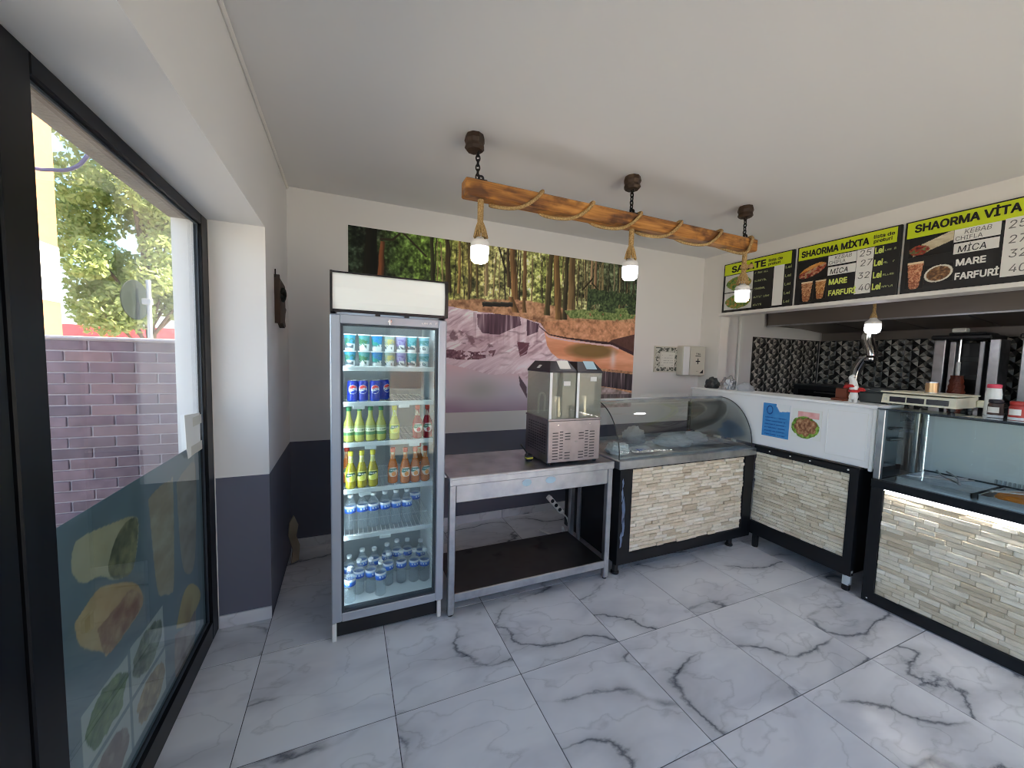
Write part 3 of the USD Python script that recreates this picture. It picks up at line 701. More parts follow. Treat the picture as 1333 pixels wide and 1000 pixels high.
# ------------------------------------------------------------------ hanging beam lamp
bl = thing('beam_lamp', 'charred wooden beam lamp on chains with three rope hung bulbs', 'ceiling lamp', (1.78, 2.145, 2.45))
BT, BB, BF, BK = 2.545, 2.452, 2.10, 2.19
part(bl, 'wooden_beam', box(.598, 2.985, BF, BK, BB, BT, .008), 'charred_wood')
def chain(x, y, z0, z1):
    ms, n = [], max(3, int(round((z1 - z0) / .027)))
    for k in range(n):
        z = z0 + (k + .5) * (z1 - z0) / n
        a = np.linspace(0, 2 * np.pi, 12, endpoint=False)
        h = (z1 - z0) / n * .72
        pts = np.stack([np.cos(a) * .011, 0 * a, np.sin(a) * h], 1)
        if k % 2:
            pts = pts[:, [1, 0, 2]]
        ms.append(tube(pts + [x, y, z], .0042, 6, closed=True))
    return cat(ms)
for k, (x, zb, drop) in enumerate(((.70, 2.10, .165), (1.775, 2.112, .195), (2.90, 2.055, .215))):
    rx = (.66, 1.765, 2.885)[k]
    p = part(bl, 'ceiling_rose', lathe([(0, 2.71), (.045, 2.712), (.056, 2.726), (.05, 2.745), (.058, 2.765), (.05, 2.794), (0, 2.794)], 9, (rx, 2.15, 0)), 'dark_wood')
    part(bl, 'chain', chain((rx + x) / 2 if k == 0 else rx, 2.148, 2.56, 2.715), 'chain_black', True)
    part(bl, 'hook', cat([box(x - .03, x + .03, BF + .02, BK - .02, BT, BT + .012, .003), tube(smooth_path([(x - .015, 2.148, BT + .01), (x - .01, 2.148, BT + .035), (x + .01, 2.148, BT + .035), (x + .015, 2.148, BT + .01)], 5), .006, 6)]), 'chain_black')
    zt = zb + .14 + .012
    # two-strand twisted rope and its frayed end
    s = np.linspace(0, 1, 40)
    zz = BB + .01 + (zt + .075 - BB) * s
    ph = s * (BB - zt) / .045 * 2 * np.pi
    part(bl, 'rope', cat([tube(np.stack([x + .008 * np.cos(ph + o), 2.145 + .008 * np.sin(ph + o), zz], 1), .0105, 7) for o in (0, 2.09, 4.19)]), 'jute', True)
    r = np.random.default_rng(30 + k)
    fr = []
    for q in range(16):
        a, w = q / 16 * 2 * np.pi, r.uniform(.7, 1.15)
        fr.append(tube(smooth_path([(x + .008 * np.cos(a), 2.145 + .008 * np.sin(a), zt + .085), (x + .026 * w * np.cos(a), 2.145 + .026 * w * np.sin(a), zt + .04), (x + .040 * w * np.cos(a), 2.145 + .040 * w * np.sin(a), zt - .012 * w)], 4), .0062, 5))
    part(bl, 'frayed_rope_end', cat(fr), 'jute', True)
    if k == 2:
        part(bl, 'rope_knot', cat([tube(smooth_path([(x - .045, 2.12, zt + .115), (x - .02, 2.11, zt + .125), (x, 2.13, zt + .11), (x + .02, 2.11, zt + .13), (x + .045, 2.12, zt + .13)], 5), .012, 7), trimesh.creation.icosphere(2, .019).apply_translation([x - .045, 2.12, zt + .113]), trimesh.creation.icosphere(2, .019).apply_translation([x + .045, 2.12, zt + .131])]), 'jute', True)
    b = part(bl, 'bulb', lathe([(0, zb), (.034, zb + .002), (.046, zb + .012), (.051, zb + .03), (.052, zb + .085), (.0515, zb + .088), (0, zb + .088)], 28, (x, 2.145, 0)), 'bulb_glow', 40)
    part(b, 'bulb_cap', lathe([(0, zb + .088), (.0525, zb + .088), (.0525, zb + .112), (.044, zb + .126), (.026, zb + .134), (.017, zb + .15), (.017, zb + .165), (0, zb + .165)], 28, (x, 2.145, 0)), 'bulb_cap', 40)
# rope wound around the beam in slack turns
pts = [(.86, BK + .012, BB + .02)]
for i, x in enumerate((1.06, 1.42, 1.80, 2.16, 2.56, 2.90)):
    d = .30 if i < 5 else .12
    pts += [(x - d, 2.15, BB - .02), (x - d * .6, BF - .012, BB - .035), (x - d * .25, BF - .015, BB + .015), (x, BF - .012, BT - .005), (x + .012, 2.13, BT + .012), (x + .02, BK + .01, BT - .01), (x + .03, BK + .012, BB + .03)]
part(bl, 'rope_winding', tube(smooth_path(pts, 7), .0105, 7), 'jute', True)

kl = thing('pendant_lamp', 'single bulb hanging on a brown rope in front of the cooker hood', 'pendant lamp', (4.3, 1.912, 1.865))
part(kl, 'rope', tube(smooth_path([(4.3, 1.912, ZC), (4.3, 1.912, 2.4), (4.302, 1.912, 2.0)], 8), np.r_[np.full(15, .012), np.linspace(.012, .03, 2)], 7), 'jute', True)
b = part(kl, 'bulb', lathe([(0, 1.862), (.034, 1.864), (.05, 1.876), (.056, 1.895), (.056, 1.945), (0, 1.945)], 28, (4.3, 1.912, 0)), 'bulb_glow_dim', 40)
part(b, 'bulb_cap', lathe([(0, 1.945), (.0565, 1.945), (.056, 1.965), (.03, 1.985), (.02, 2.01), (0, 2.01)], 28, (4.3, 1.912, 0)), 'bulb_cap', 40)

# ------------------------------------------------------------------ notice and first aid box on the back wall
def notice_art(U, V):
    c = ramp3(nz(U, V, 8, 6, 3), [(0, (196, 196, 186)), (1, (214, 214, 204))])
    edge = (U < .2) | (U > .8) | (V < .2) | (V > .84)
    c = np.where((edge & (nz(U, V, 16, 14, 5) > .5))[:, None], np.array((92, 96, 88.)), c)
    c = np.where(((U > .24) & (U < .82) & (V > .22) & (V < .82))[:, None], np.array((222, 222, 214.)), c)
    return lay(c, (U > .24) & (U < .76) & (V > .3) & (V < .78) & (np.sin(V * 60) > .8) & (nz(U, V, 30, 9, 6) > .5), (170, 170, 164))
m, col = sheet((3.216, YB - .012, 1.727), (.36, 0, 0), (0, 0, -.275), 60, 46, notice_art)
nb = thing('framed_notice', 'small framed notice with a mottled border beside the first aid box', 'notice', (3.396, YB, 1.45))
part(nb, 'print', m, 'print_matt', color=col)
part(nb, 'frame', cat([frame_y(3.206, 3.586, 1.442, 1.737, YB - .016, YB, .012)]), 'beige_plastic')
fa = thing('first_aid_box', 'beige plastic first aid box with a black cross on the wall', 'first aid box', (3.70, YB, 1.40))
part(fa, 'case', box(3.545, 3.885, YB - .10, YB, 1.405, 1.75, .012), 'beige_plastic')
part(fa, 'lid', box(3.645, 3.885, YB - .116, YB - .1, 1.408, 1.747, .006), 'beige_plastic')
part(fa, 'hinge_side', box(3.548, 3.64, YB - .112, YB - .1, 1.412, 1.743, .005), 'white_board')
m = cat([box(-.034, .034, -.006, .006, 0, .001), box(-.006, .006, -.034, .034, 0, .001)])
part(fa, 'cross_mark', turn(m, TO_MY).apply_translation([3.765, YB - .1165, 1.575]), 'ink')
part(fa, 'printed_line', turn(scrawl(.085, .022, 7, 3), TO_MY).apply_translation([3.722, YB - .1165, 1.652]), 'ink')
part(fa, 'printed_line', box(3.722, 3.807, YB - .1172, YB - .1162, 1.632, 1.640), 'ink')
part(fa, 'printed_line', turn(scrawl(.035, .008, 6, 5), TO_MY).apply_translation([3.745, YB - .1165, 1.455]), 'ink_grey')
part(fa, 'corner_mark', turn(extrude([(0, 0), (.055, 0), (.055, .045)], .001), TO_MY).apply_translation([3.80, YB - .1165, 1.435]), 'ink')

# ------------------------------------------------------------------ display refrigerator
FY = 2.18
fr = thing('display_fridge', 'tall grey glass door drinks fridge with a white header panel', 'refrigerator', (.22, 2.5, 0))
x0, x1 = -.080, .522
part(fr, 'cabinet', cat([box(x0, x0 + .03, FY + .055, 2.80, .10, 1.785), box(x1 - .03, x1, FY + .055, 2.80, .10, 1.785), box(x0, x1, 2.77, 2.80, .10, 1.785), box(x0, x1, FY + .055, 2.80, 1.755, 1.785), box(x0, x1, FY + .055, 2.80, .10, .135)]), 'fridge_frame')
part(fr, 'inner_liner', cat([box(x0 + .03, x0 + .036, FY + .06, 2.77, .135, 1.755), box(x1 - .036, x1 - .03, FY + .06, 2.77, .135, 1.755), box(x0 + .03, x1 - .03, FY + .06, 2.77, .135, .142), box(x0 + .03, x1 - .03, FY + .06, 2.77, 1.745, 1.755)]), 'fridge_liner')
part(fr, 'back_panel', box(x0 + .03, x1 - .03, 2.758, 2.77, .14, 1.75), 'fridge_back')
prof = [(FY + .06, 1.79), (FY + .004, 1.79), (FY - .004, 1.83), (FY - .006, 1.90), (FY + .002, 1.965), (FY + .012, 1.975), (FY + .06, 1.975)]
YZX = np.array([[0, 0, 1, 0], [1, 0, 0, 0], [0, 1, 0, 0], [0, 0, 0, 1.0]])
def yz(poly, a, b):
    m = extrude(poly, b - a).apply_transform(YZX); m.apply_translation([a, 0, 0]); return m
hd = part(fr, 'header', yz(prof, x0 + .014, x1 - .012), 'header_light')
part(hd, 'header_trim', cat([yz([(FY + .08, 1.778), (FY - .008, 1.778), (FY - .012, 1.83), (FY - .012, 1.91), (FY - .004, 1.972), (FY + .01, 1.986), (FY + .08, 1.986)], a, b) for a, b in ((x0 + .002, x0 + .014), (x1 - .012, x1 + .006))] + [box(x0 + .014, x1 - .012, FY - .006, FY + .01, 1.776, 1.791, .002), box(x0 + .014, x1 - .012, FY + .004, FY + .06, 1.975, 1.983, .002)]), 'black_plastic')
part(hd, 'header_back', box(x0 + .004, x1 - .002, FY + .06, 2.72, 1.785, 1.98, .005), 'black_plastic')
dr = part(fr, 'door', cat([box(x0, -.029, FY, FY + .045, .106, 1.766, .006), box(.477, x1 + .003, FY, FY + .045, .106, 1.766, .006), box(-.03, .478, FY, FY + .045, .106, .156, .004), box(-.03, .478, FY, FY + .045, 1.720, 1.766, .004)]), 'fridge_frame')
part(dr, 'door_gasket', cat([frame_y(-.03, .478, .155, 1.722, FY + .004, FY + .05, .012)]), 'gasket')
part(dr, 'door_glass', box(-.02, .468, FY + .014, FY + .020, .165, 1.712), 'fridge_glass')
part(dr, 'lock', cat([turn(cyl(.011, -.012, .004, n=16, bev=.002), [[1, 0, 0], [0, 0, 1], [0, -1, 0]]).apply_translation([.213, FY, 1.742]), box(.209, .217, FY - .022, FY - .008, 1.722, 1.75, .002)]), 'chrome', 30)
part(dr, 'maker_mark', turn(scrawl(.085, .011, 8, 9), TO_MY).apply_translation([.385, FY - .0005, 1.737]), 'white_text')
part(dr, 'hinge', cat([box(.14, .165, FY + .002, FY + .03, 1.766, 1.777), box(.29, .315, FY + .002, FY + .03, 1.766, 1.777)]), 'black_plastic')
part(fr, 'kick_plate', box(x0 + .015, x1 - .015, FY + .03, FY + .06, .012, .102), 'black_plastic')
for a in (x0 + .002, x1 - .03):
    part(fr, 'foot', cat([box(a, a + .022, FY + .004, FY + .03, .0, .104, .003)]), 'white_plastic')
for a in (x0 + .002, x1 - .03):
    part(fr, 'foot', box(a, a + .022, 2.74, 2.78, 0, .10, .003), 'black_plastic')
part(fr, 'light_tube', box(-.046, -.036, FY + .054, FY + .066, .2, 1.70), 'led_cool')
part(fr, 'light_tube', box(-.02, .44, FY + .058, FY + .070, 1.733, 1.742), 'led_cool')
SH = (1.490, 1.296, 1.070, .808, .545, .142)
for k, z in enumerate(SH[:5]):
    wires = [tube([(x, 2.262, z - .004), (x, 2.74, z - .004)], .0022, 5) for x in np.linspace(-.04, .48, 22)]
    wires += [tube([(-.042, y, z - .008), (.482, y, z - .008)], .003, 5) for y in (2.30, 2.5, 2.73)]
    s_ = part(fr, 'shelf', cat(wires), 'wire_white')
    part(s_, 'price_rail', box(-.042, .470, 2.252, 2.262, z - .019, z + .007, .003), 'shelf_rail')
    r = np.random.default_rng(k)
    if k in (1, 2, 3, 4):
        part(s_, 'rail_clip', cat([box(a, a + .06, 2.249, 2.253, z - .034, z - .014, .002) for a in ((.03, .27) if k == 1 else (.09, .33) if k == 2 else (.06,) if k == 3 else (.17,))]), 'shelf_rail')
part(fr, 'shelf_ladder', cat([box(.484, .4895, y, y + .02, .16, 1.74) for y in (2.30, 2.70)] + [box(.479, .485, 2.30, 2.34, z, z + .012) for z in np.arange(.2, 1.72, .03)]), 'white_plastic')

# --- cups, cans and bottles standing in the fridge
def cup_art(v, seed, a, b):
    th, z = np.arctan2(v[:, 1], v[:, 0]), v[:, 2] / .088
    t = fbm(np.stack([th * 1.6, z * 5, np.full_like(z, seed * 3.1)], -1), 3, seed)
    c = np.where((z > .42)[:, None], np.array(a, float), np.array((226, 232, 230.)))
    c = np.where(((z > .30) & (t > .5) & (z < .75))[:, None], np.array(b, float), c)
    c = np.where(((z < .34) & (z > .12) & (t > .52))[:, None], np.array((96, 110, 118.)), c)
    return lin(np.where((z > .96)[:, None], np.array((236, 240, 238.)), c))
def wall_profile(ps, n):
    p = [ps[0]]
    for a, b in zip(ps[:-1], ps[1:]):
        k = max(1, int(np.hypot(b[0] - a[0], b[1] - a[1]) / n))
        p += [(a[0] + (b[0] - a[0]) * t, a[1] + (b[1] - a[1]) * t) for t in np.linspace(0, 1, k + 1)[1:]]
    return p
def make_cup(label, loc, a, b, seed, group):
    t = thing('yogurt_cup', label, 'yoghurt cup', loc, group)
    m = lathe(wall_profile([(0, 0), (.023, 0), (.0245, .004), (.0305, .084), (.033, .085), (.033, .088)], .006), 26)
    part(t, 'cup', m, 'print_gloss', color=cup_art(np.array(m.vertices), seed, a, b), local=True)
    part(t, 'lid', lathe([(0, .088), (.0335, .088), (.0335, .0905), (0, .0905)], 26), 'cap_white', local=True)
    return t
ordinal = ['first', 'second', 'third', 'fourth', 'fifth', 'sixth', 'seventh', 'eighth', 'ninth', 'tenth', 'eleventh', 'twelfth']
G = 'yoghurt cups on the top fridge shelf'
cx = [.016, .09, .158, .226, .290, .352, .423]
tones = [((60, 140, 176), (60, 120, 96)), ((78, 148, 150), (62, 122, 80)), ((40, 128, 190), (40, 150, 140)), ((150, 170, 160), (200, 190, 120)), ((150, 150, 196), (120, 110, 170)), ((90, 170, 180), (50, 140, 150)), ((140, 190, 206), (90, 150, 150))]
protos = {}
for lvl in (0, 1):
    for k, x in enumerate(cx):
        loc = (x, 2.33, SH[0] + .0915 * lvl)
        lab = '%s yoghurt tub from the window side on the top fridge shelf, %s layer' % (ordinal[k], ('lower', 'upper')[lvl])
        if k not in protos:
            protos[k] = make_cup(lab, loc, *tones[k], k + 1, G)
        else:
            clone(protos[k], loc, lab)

def can_art(v):
    th, z = np.arctan2(v[:, 1], v[:, 0]) + np.pi / 2, v[:, 2]
    th = (th + np.pi) % (2 * np.pi) - np.pi
    X, Z = th * .029, z - .070
    c = np.broadcast_to(np.array((22, 48, 170.)), (len(v), 3)).copy()
    c = lay(c, sstep(.02, .0, z), (40, 90, 200))
    R = np.hypot(X, Z)
    w = .0035 * np.sin(X / .021 * np.pi)
    c = np.where((R < .0245)[:, None], np.array((238, 238, 240.)), c)
    c = np.where(((R < .0225) & (Z > .006 + w))[:, None], np.array((214, 48, 52.)), c)
    c = np.where(((R < .0225) & (Z < -.007 + w))[:, None], np.array((24, 64, 180.)), c)
    c = np.where(((R < .02) & (np.abs(Z - w * .6) < .003) & (np.sin(X * 1500) > -.2) & (np.abs(X) < .016))[:, None], np.array((30, 40, 110.)), c)
    return lin(c)
def make_can(label, loc):
    t = thing('soda_can', label, 'soda can', loc, 'blue cans on the second fridge shelf')
    m = lathe(wall_profile([(.0225, .002), (.029, .010), (.029, .108), (.0235, .118)], .0028), 72)
    part(t, 'can_body', m, 'print_gloss', 60, local=True) if False else part(t, 'can_body', m, 'print_gloss', color=can_art(np.array(m.vertices)), local=True)
    part(t, 'can_top', cat([lathe([(0, .1165), (.021, .1165), (.0235, .121), (.0245, .119), (.0235, .117)], 32), lathe([(0, .004), (.0225, .001), (.0225, .004)], 32)]), 'can_rim', local=True)
    part(t, 'pull_tab', box(-.006, .006, -.004, .012, .1168, .1182, .0005), 'can_rim', local=True)
    return t
c0 = make_can('blue cola can, first of the front row from the window side on the second shelf', (.030, 2.32, SH[1]))
clone(c0, (.083, 2.325, SH[1]), 'blue cola can standing between two others on the second fridge shelf')
clone(c0, (.147, 2.32, SH[1]), 'blue cola can, third of the front row on the second fridge shelf')
clone(c0, (.204, 2.40, SH[1]), 'blue cola can set back behind the front row on the second shelf', rot=35)

def make_bottle(label, loc, liq, cap, lab, group, h=.195, r=.0285, name='juice_bottle', seed=1, neck_label=None, glass=None, lab_z=(.2, .47)):
    t = thing(name, label, 'bottle', loc, group)
    body = [(0, 0), (r * .8, 0), (r, .006), (r, h * .46), (r * .94, h * .52), (r * .5, h * .70), (r * .40, h * .80), (r * .40, h * .9), (0, h * .9)]
    part(t, 'bottle_body', lathe(body, 22), liq, 40, local=True)
    part(t, 'cap', lathe([(0, h * .895), (r * .50, h * .895), (r * .50, h), (r * .44, h * 1.01), (0, h * 1.01)], 18), cap, 30, local=True)
    z0, z1 = h * lab_z[0], h * lab_z[1]
    z = np.linspace(z0, z1, 22)
    m = lathe([(r + .0006, q) for q in z], 64)
    v = np.array(m.vertices)
    part(t, 'label', m, 'print_gloss', color=lin(lab(np.arctan2(v[:, 1], v[:, 0]) + np.pi / 2, (v[:, 2] - z0) / (z1 - z0), seed)), local=True)
    if neck_label:
        m = lathe([(r * .66, h * .62), (r * .5, h * .70), (r * .42, h * .80), (r * .42, h * .88)], 22)
        v = np.array(m.vertices)
        n = fbm(np.stack([v[:, 0] * 300, v[:, 1] * 300, v[:, 2] * 160], -1), 3, seed)
        part(t, 'neck_label', m, 'print_gloss', color=lin(ramp3(n, [(.4, neck_label), (.6, (226, 222, 196))])), local=True)
    return t
def wrap(th):
    return (th + np.pi) % (2 * np.pi) - np.pi
def lab_stripe(th, z, s):
    c = np.broadcast_to(np.array((170, 186, 120.)), (len(th), 3)).copy()
    c = lay(c, (z > .35) & (z < .75), (226, 236, 206))
    c = lay(c, z < .3, (84, 140, 90))
    return lay(c, (z > .45) & (z < .62) & (np.sin(th * 22) > .1) & (np.abs(wrap(th)) < 1), (80, 120, 90))
def lab_fruit(bg, top, fruit, pale):
    def f(th, z, s):
        th = wrap(th)
        c = np.broadcast_to(np.array(bg, float), (len(th), 3)).copy()
        a = np.hypot(th / 1.0, (z - .5) / .52) < 1
        c = np.where(a[:, None], np.array(pale, float), c)
        c = np.where((a & (z > .55 + .12 * np.sin(th * 2)) & (z < .86))[:, None], np.array(top, float), c)
        c = np.where((a & (np.abs(z - .70) < .06) & (np.sin(th * 16) > -.3) & (np.abs(th) < .62))[:, None], np.array((222, 232, 226.)), c)
        c = np.where((np.hypot((th - .12) / .42, (z - .3) / .24) < 1)[:, None], np.array(fruit, float), c)
        return c
    return f
G3, G4 = 'bottles on the third fridge shelf', 'bottles on the fourth fridge shelf'
b = make_bottle('green capped pale lemonade bottle, first on the third shelf counting from the window side', (.008, 2.32, SH[2]), 'juice_pale', 'cap_green', lab_stripe, G3)
for k, x in enumerate((.064, .123, .180)):
    clone(b, (x, 2.322, SH[2]), 'green capped pale lemonade bottle, %s on the third shelf counting from the window side' % ordinal[k + 1], rot=(8, -14, 5)[k])
make_bottle('yellow capped lemon juice bottle standing alone mid third shelf', (.255, 2.32, SH[2]), 'juice_lemon', 'cap_yellow', lab_fruit((206, 214, 60), (60, 120, 70), (236, 230, 90), (226, 234, 120)), G3, seed=2, neck_label=(190, 200, 60))
b = make_bottle('red pomegranate juice bottle, inner of the two on the third shelf', (.388, 2.32, SH[2]), 'juice_red', 'cap_red', lab_fruit((170, 36, 50), (60, 110, 80), (206, 60, 70), (236, 216, 214)), G3, seed=3, neck_label=(150, 40, 50))
clone(b, (.447, 2.325, SH[2]), 'red pomegranate juice bottle next to the ladder strip on the third shelf')
b = make_bottle('yellow capped lime juice bottle, first on the fourth shelf counting from the window side', (.018, 2.305, SH[3]), 'juice_lime', 'cap_yellow', lab_fruit((186, 184, 60), (30, 76, 50), (222, 226, 90), (226, 226, 130)), G4, seed=4, neck_label=(170, 180, 50), h=.207)
clone(b, (.076, 2.31, SH[3]), 'yellow capped lime juice bottle in the middle of three on the fourth shelf')
clone(b, (.135, 2.31, SH[3]), 'yellow capped lime juice bottle beside the gap on the fourth shelf')
b = make_bottle('orange peach juice bottle just past the gap on the fourth shelf', (.248, 2.33, SH[3]), 'juice_orange', 'cap_red', lab_fruit((206, 120, 56), (70, 130, 110), (236, 150, 60), (240, 220, 196)), G4, seed=5, neck_label=(206, 120, 60), h=.207)
for k, (x, y, q) in enumerate(((.317, 2.31, 'second of the front orange row'), (.375, 2.31, 'third of the front orange row'), (.435, 2.315, 'front one beside the ladder strip'), (.415, 2.42, 'set back behind the front orange row'), (-.002, 2.42, 'half hidden behind the lime bottles'))):
    clone(b, (x, y, SH[3]), 'orange peach juice bottle, %s on the fourth shelf' % q, rot=(4, -6, 9, 40, 20)[k])

def lab_water(th, z, s):
    th = wrap(th)
    c = ramp3(z, [(0, (40, 92, 196)), (.5, (56, 120, 220)), (.62, (120, 170, 232)), (.7, (222, 232, 244)), (1, (232, 238, 246))])
    c = lay(c, (np.abs(z - .42) < .13) & (np.sin(th * 13 + 1) > -.1) & (np.abs(th) < .8), (206, 222, 246))
    return lay(c, (np.abs(z - .14) < .05), (24, 60, 160))
def make_water(label, loc, group):
    t = thing('water_bottle', label, 'water bottle', loc, group)
    h, r = .205, .0305
    ps = [(0, .004), (r * .7, 0), (r, .008)] + [(r * (1 - .05 * (q % 2)), .012 + q * .011) for q in range(11)] + [(r, h * .68), (r * .9, h * .76), (r * .42, h * .88), (r * .40, h * .93), (0, h * .93)]
    part(t, 'bottle_body', lathe(ps, 20), 'clear_bottle', 60, local=True)
    part(t, 'cap', lathe([(0, h * .925), (r * .48, h * .925), (r * .48, h * 1.0), (0, h * 1.0)], 16), 'cap_white', 30, local=True)
    z0, z1 = .125, .168
    m = lathe([(r + .001, q) for q in np.linspace(z0 - .022, z1 - .025, 16)], 48)
    v = np.array(m.vertices)
    part(t, 'label', m, 'print_gloss', color=lin(lab_water(np.arctan2(v[:, 1], v[:, 0]) + np.pi / 2, (v[:, 2] - z0 + .022) / (z1 - z0 - .003), 1)), local=True)
    return t
G5, G6 = 'water bottles on the fifth fridge shelf', 'water bottles on the fridge floor'
w5 = [(.016, 2.36), (.082, 2.362), (.142, 2.36), (.207, 2.36), (.271, 2.362), (.335, 2.36), (.40, 2.46)]
wb = make_water('water bottle with blue label, first on the fifth shelf counting from the window side', (*w5[0], SH[4]), G5)
r = random.Random(5)
for k, q in enumerate(w5[1:]):
    clone(wb, (*q, SH[4]), 'water bottle with blue label, %s on the fifth shelf counting from the window side' % ordinal[k + 1] if k < 5 else 'water bottle with blue label standing furthest back on the fifth shelf', rot=r.uniform(-40, 40))
w6 = [(.012, 2.30), (.062, 2.37), (.128, 2.36), (.180, 2.31), (.232, 2.40), (.310, 2.40), (.386, 2.385), (.448, 2.37)]
for k, q in enumerate(w6):
    clone(wb, (*q, SH[5]), 'water bottle on the fridge floor, %s of the front row from the window side' % ordinal[k], rot=r.uniform(-50, 50), group=G6)
w7 = [(.01, 2.44), (.085, 2.50), (.155, 2.49), (.235, 2.52), (.30, 2.55), (.365, 2.54), (.445, 2.50)]
for k, q in enumerate(w7):
    clone(wb, (*q, SH[5]), 'water bottle on the fridge floor, %s of the rear row from the window side' % ordinal[k], rot=r.uniform(-50, 50), group=G6)

# ------------------------------------------------------------------ stainless work table
tb = thing('work_table', 'stainless steel work table with a lower shelf beside the fridge', 'table', (1.14, 2.4, 0))
tx0, tx1, ty0, ty1 = .545, 1.722, 2.145, 2.665
part(tb, 'tabletop', cat([box(tx0, tx1, ty0, ty1, .842, .858, .004), box(tx0, tx1, ty0, ty0 + .016, .806, .846, .004), box(tx0, tx1, ty1 - .016, ty1, .806, .846, .004)]), 'steel')
part(tb, 'apron', box(tx0 + .045, tx1 - .045, ty0 + .012, ty0 + .028, .700, .815, .003), 'steel')
part(tb, 'apron', box(tx0 + .045, tx1 - .045, ty1 - .03, ty1 - .016, .700, .815, .003), 'steel')
for a in (tx0 + .004, tx1 - .044):
    for c_ in (ty0 + .008, ty1 - .046):
        l_ = part(tb, 'leg', box(a, a + .04, c_, c_ + .04, .012, .815, .004), 'steel')
        part(l_, 'foot', cyl(.016, 0, .014, (a + .02, c_ + .02), 12, .003), 'black_plastic')
part(tb, 'lower_shelf', cat([box(tx0 + .044, tx1 - .044, ty0 + .016, ty1 - .01, .128, .140, .002)]), 'steel_dark')
part(tb, 'shelf_edge', box(tx0 + .042, tx1 - .042, ty0 + .008, ty0 + .02, .088, .140, .003), 'steel')
part(tb, 'corner_cap', turn(cyl(.012, 0, .002, n=18), TO_MY).apply_translation([tx0 + .02, ty0, .826]), 'steel')
for q, xx in enumerate((1.05, 1.222)):
    s_ = turn(lathe([(0, 0), (.026, 0), (.026, .0012), (0, .0012)], 22), TO_MY)
    s_.apply_scale([1.25 + .2 * q, 1, .85]); s_.apply_translation([xx, ty0 + .0115, .775])
    part(tb, 'sticker', s_, 'sticker_blue', label='pale blue round sticker')
ps = thing('power_strip', 'white power strip with a cable hanging behind the work table', 'power strip', (1.60, 2.70, .28))
m = box(-.10, .10, -.022, .022, -.02, .02, .006)
m.apply_transform(trimesh.transformations.rotation_matrix(.85, [0, 1, 0])); m.apply_translation([1.60, 2.74, .345])
part(ps, 'body', m, 'white_plastic')
m = cat([cyl(.016, -.001, .003, n=14).apply_transform(trimesh.transformations.rotation_matrix(math.pi / 2, [1, 0, 0])).apply_translation([s_, -.022, 0]) for s_ in (-.055, 0, .055)])
m.apply_transform(trimesh.transformations.rotation_matrix(.85, [0, 1, 0])); m.apply_translation([1.60, 2.74, .345])
part(ps, 'socket', m, 'cable_black')
part(ps, 'cable', tube(smooth_path([(1.665, 2.74, .27), (1.72, 2.73, .21), (1.73, 2.72, .13), (1.70, 2.72, .09), (1.68, 2.74, .14), (1.69, 2.78, .03), (1.6, 3.0, .01)], 8), .007, 6), 'white_plastic', True)

# ------------------------------------------------------------------ juice dispenser
jd = thing('juice_dispenser', 'two tank cold juice dispenser with vented steel body', 'juice dispenser', (1.415, 2.37, .858))
jx0, jx1, jy0, jy1 = 1.208, 1.622, 2.19, 2.53
part(jd, 'body', box(jx0, jx1, jy0, jy1, .872, 1.158, .006), 'steel_body')
part(jd, 'vent_slot', cat([box(xx, xx + w_, jy0 - .0012, jy0 + .002, z, z + .0065, .0006) for xx, w_, n_, o_ in ((1.244, .042, 10, .0), (1.298, .026, 10, .006), (1.338, .042, 3, .0), (1.338, .042, 3, .13), (1.446, .040, 3, .0), (1.446, .040, 3, .13), (1.496, .026, 10, .006), (1.534, .040, 10, .0)) for z in (np.arange(n_) * .0195 + .895 + o_)]), 'dark_lid')
part(jd, 'side_vent', cat([box(jx0 - .0012, jx0 + .002, y, y + .022, z, z + .008, .0006) for y in np.arange(jy0 + .03, jy1 - .04, .034) for z in np.arange(.93, 1.12, .019)]), 'dark_lid')
part(jd, 'drip_edge', box(jx0 - .004, jx1 + .004, jy0 - .004, jy1, 1.155, 1.168, .003), 'steel_body')
part(jd, 'rivet', cat([turn(cyl(.004, 0, .002, n=10), TO_MY).apply_translation([xx, jy0, z]) for xx, z in ((1.285, 1.128), (1.532, 1.128), (1.425, 1.01))]), 'chrome')
for a, f_ in ((jx0, ''), (jx0, ''), (jx1 - .03, ''), (jx1 - .03, '')):
    pass
for a in (jx0 + .01, jx1 - .04):
    for c_ in (jy0 + .01, jy1 - .04):
        part(jd, 'foot', cyl(.014, .858, .874, (a + .015, c_ + .015), 14, .003), 'black_plastic')
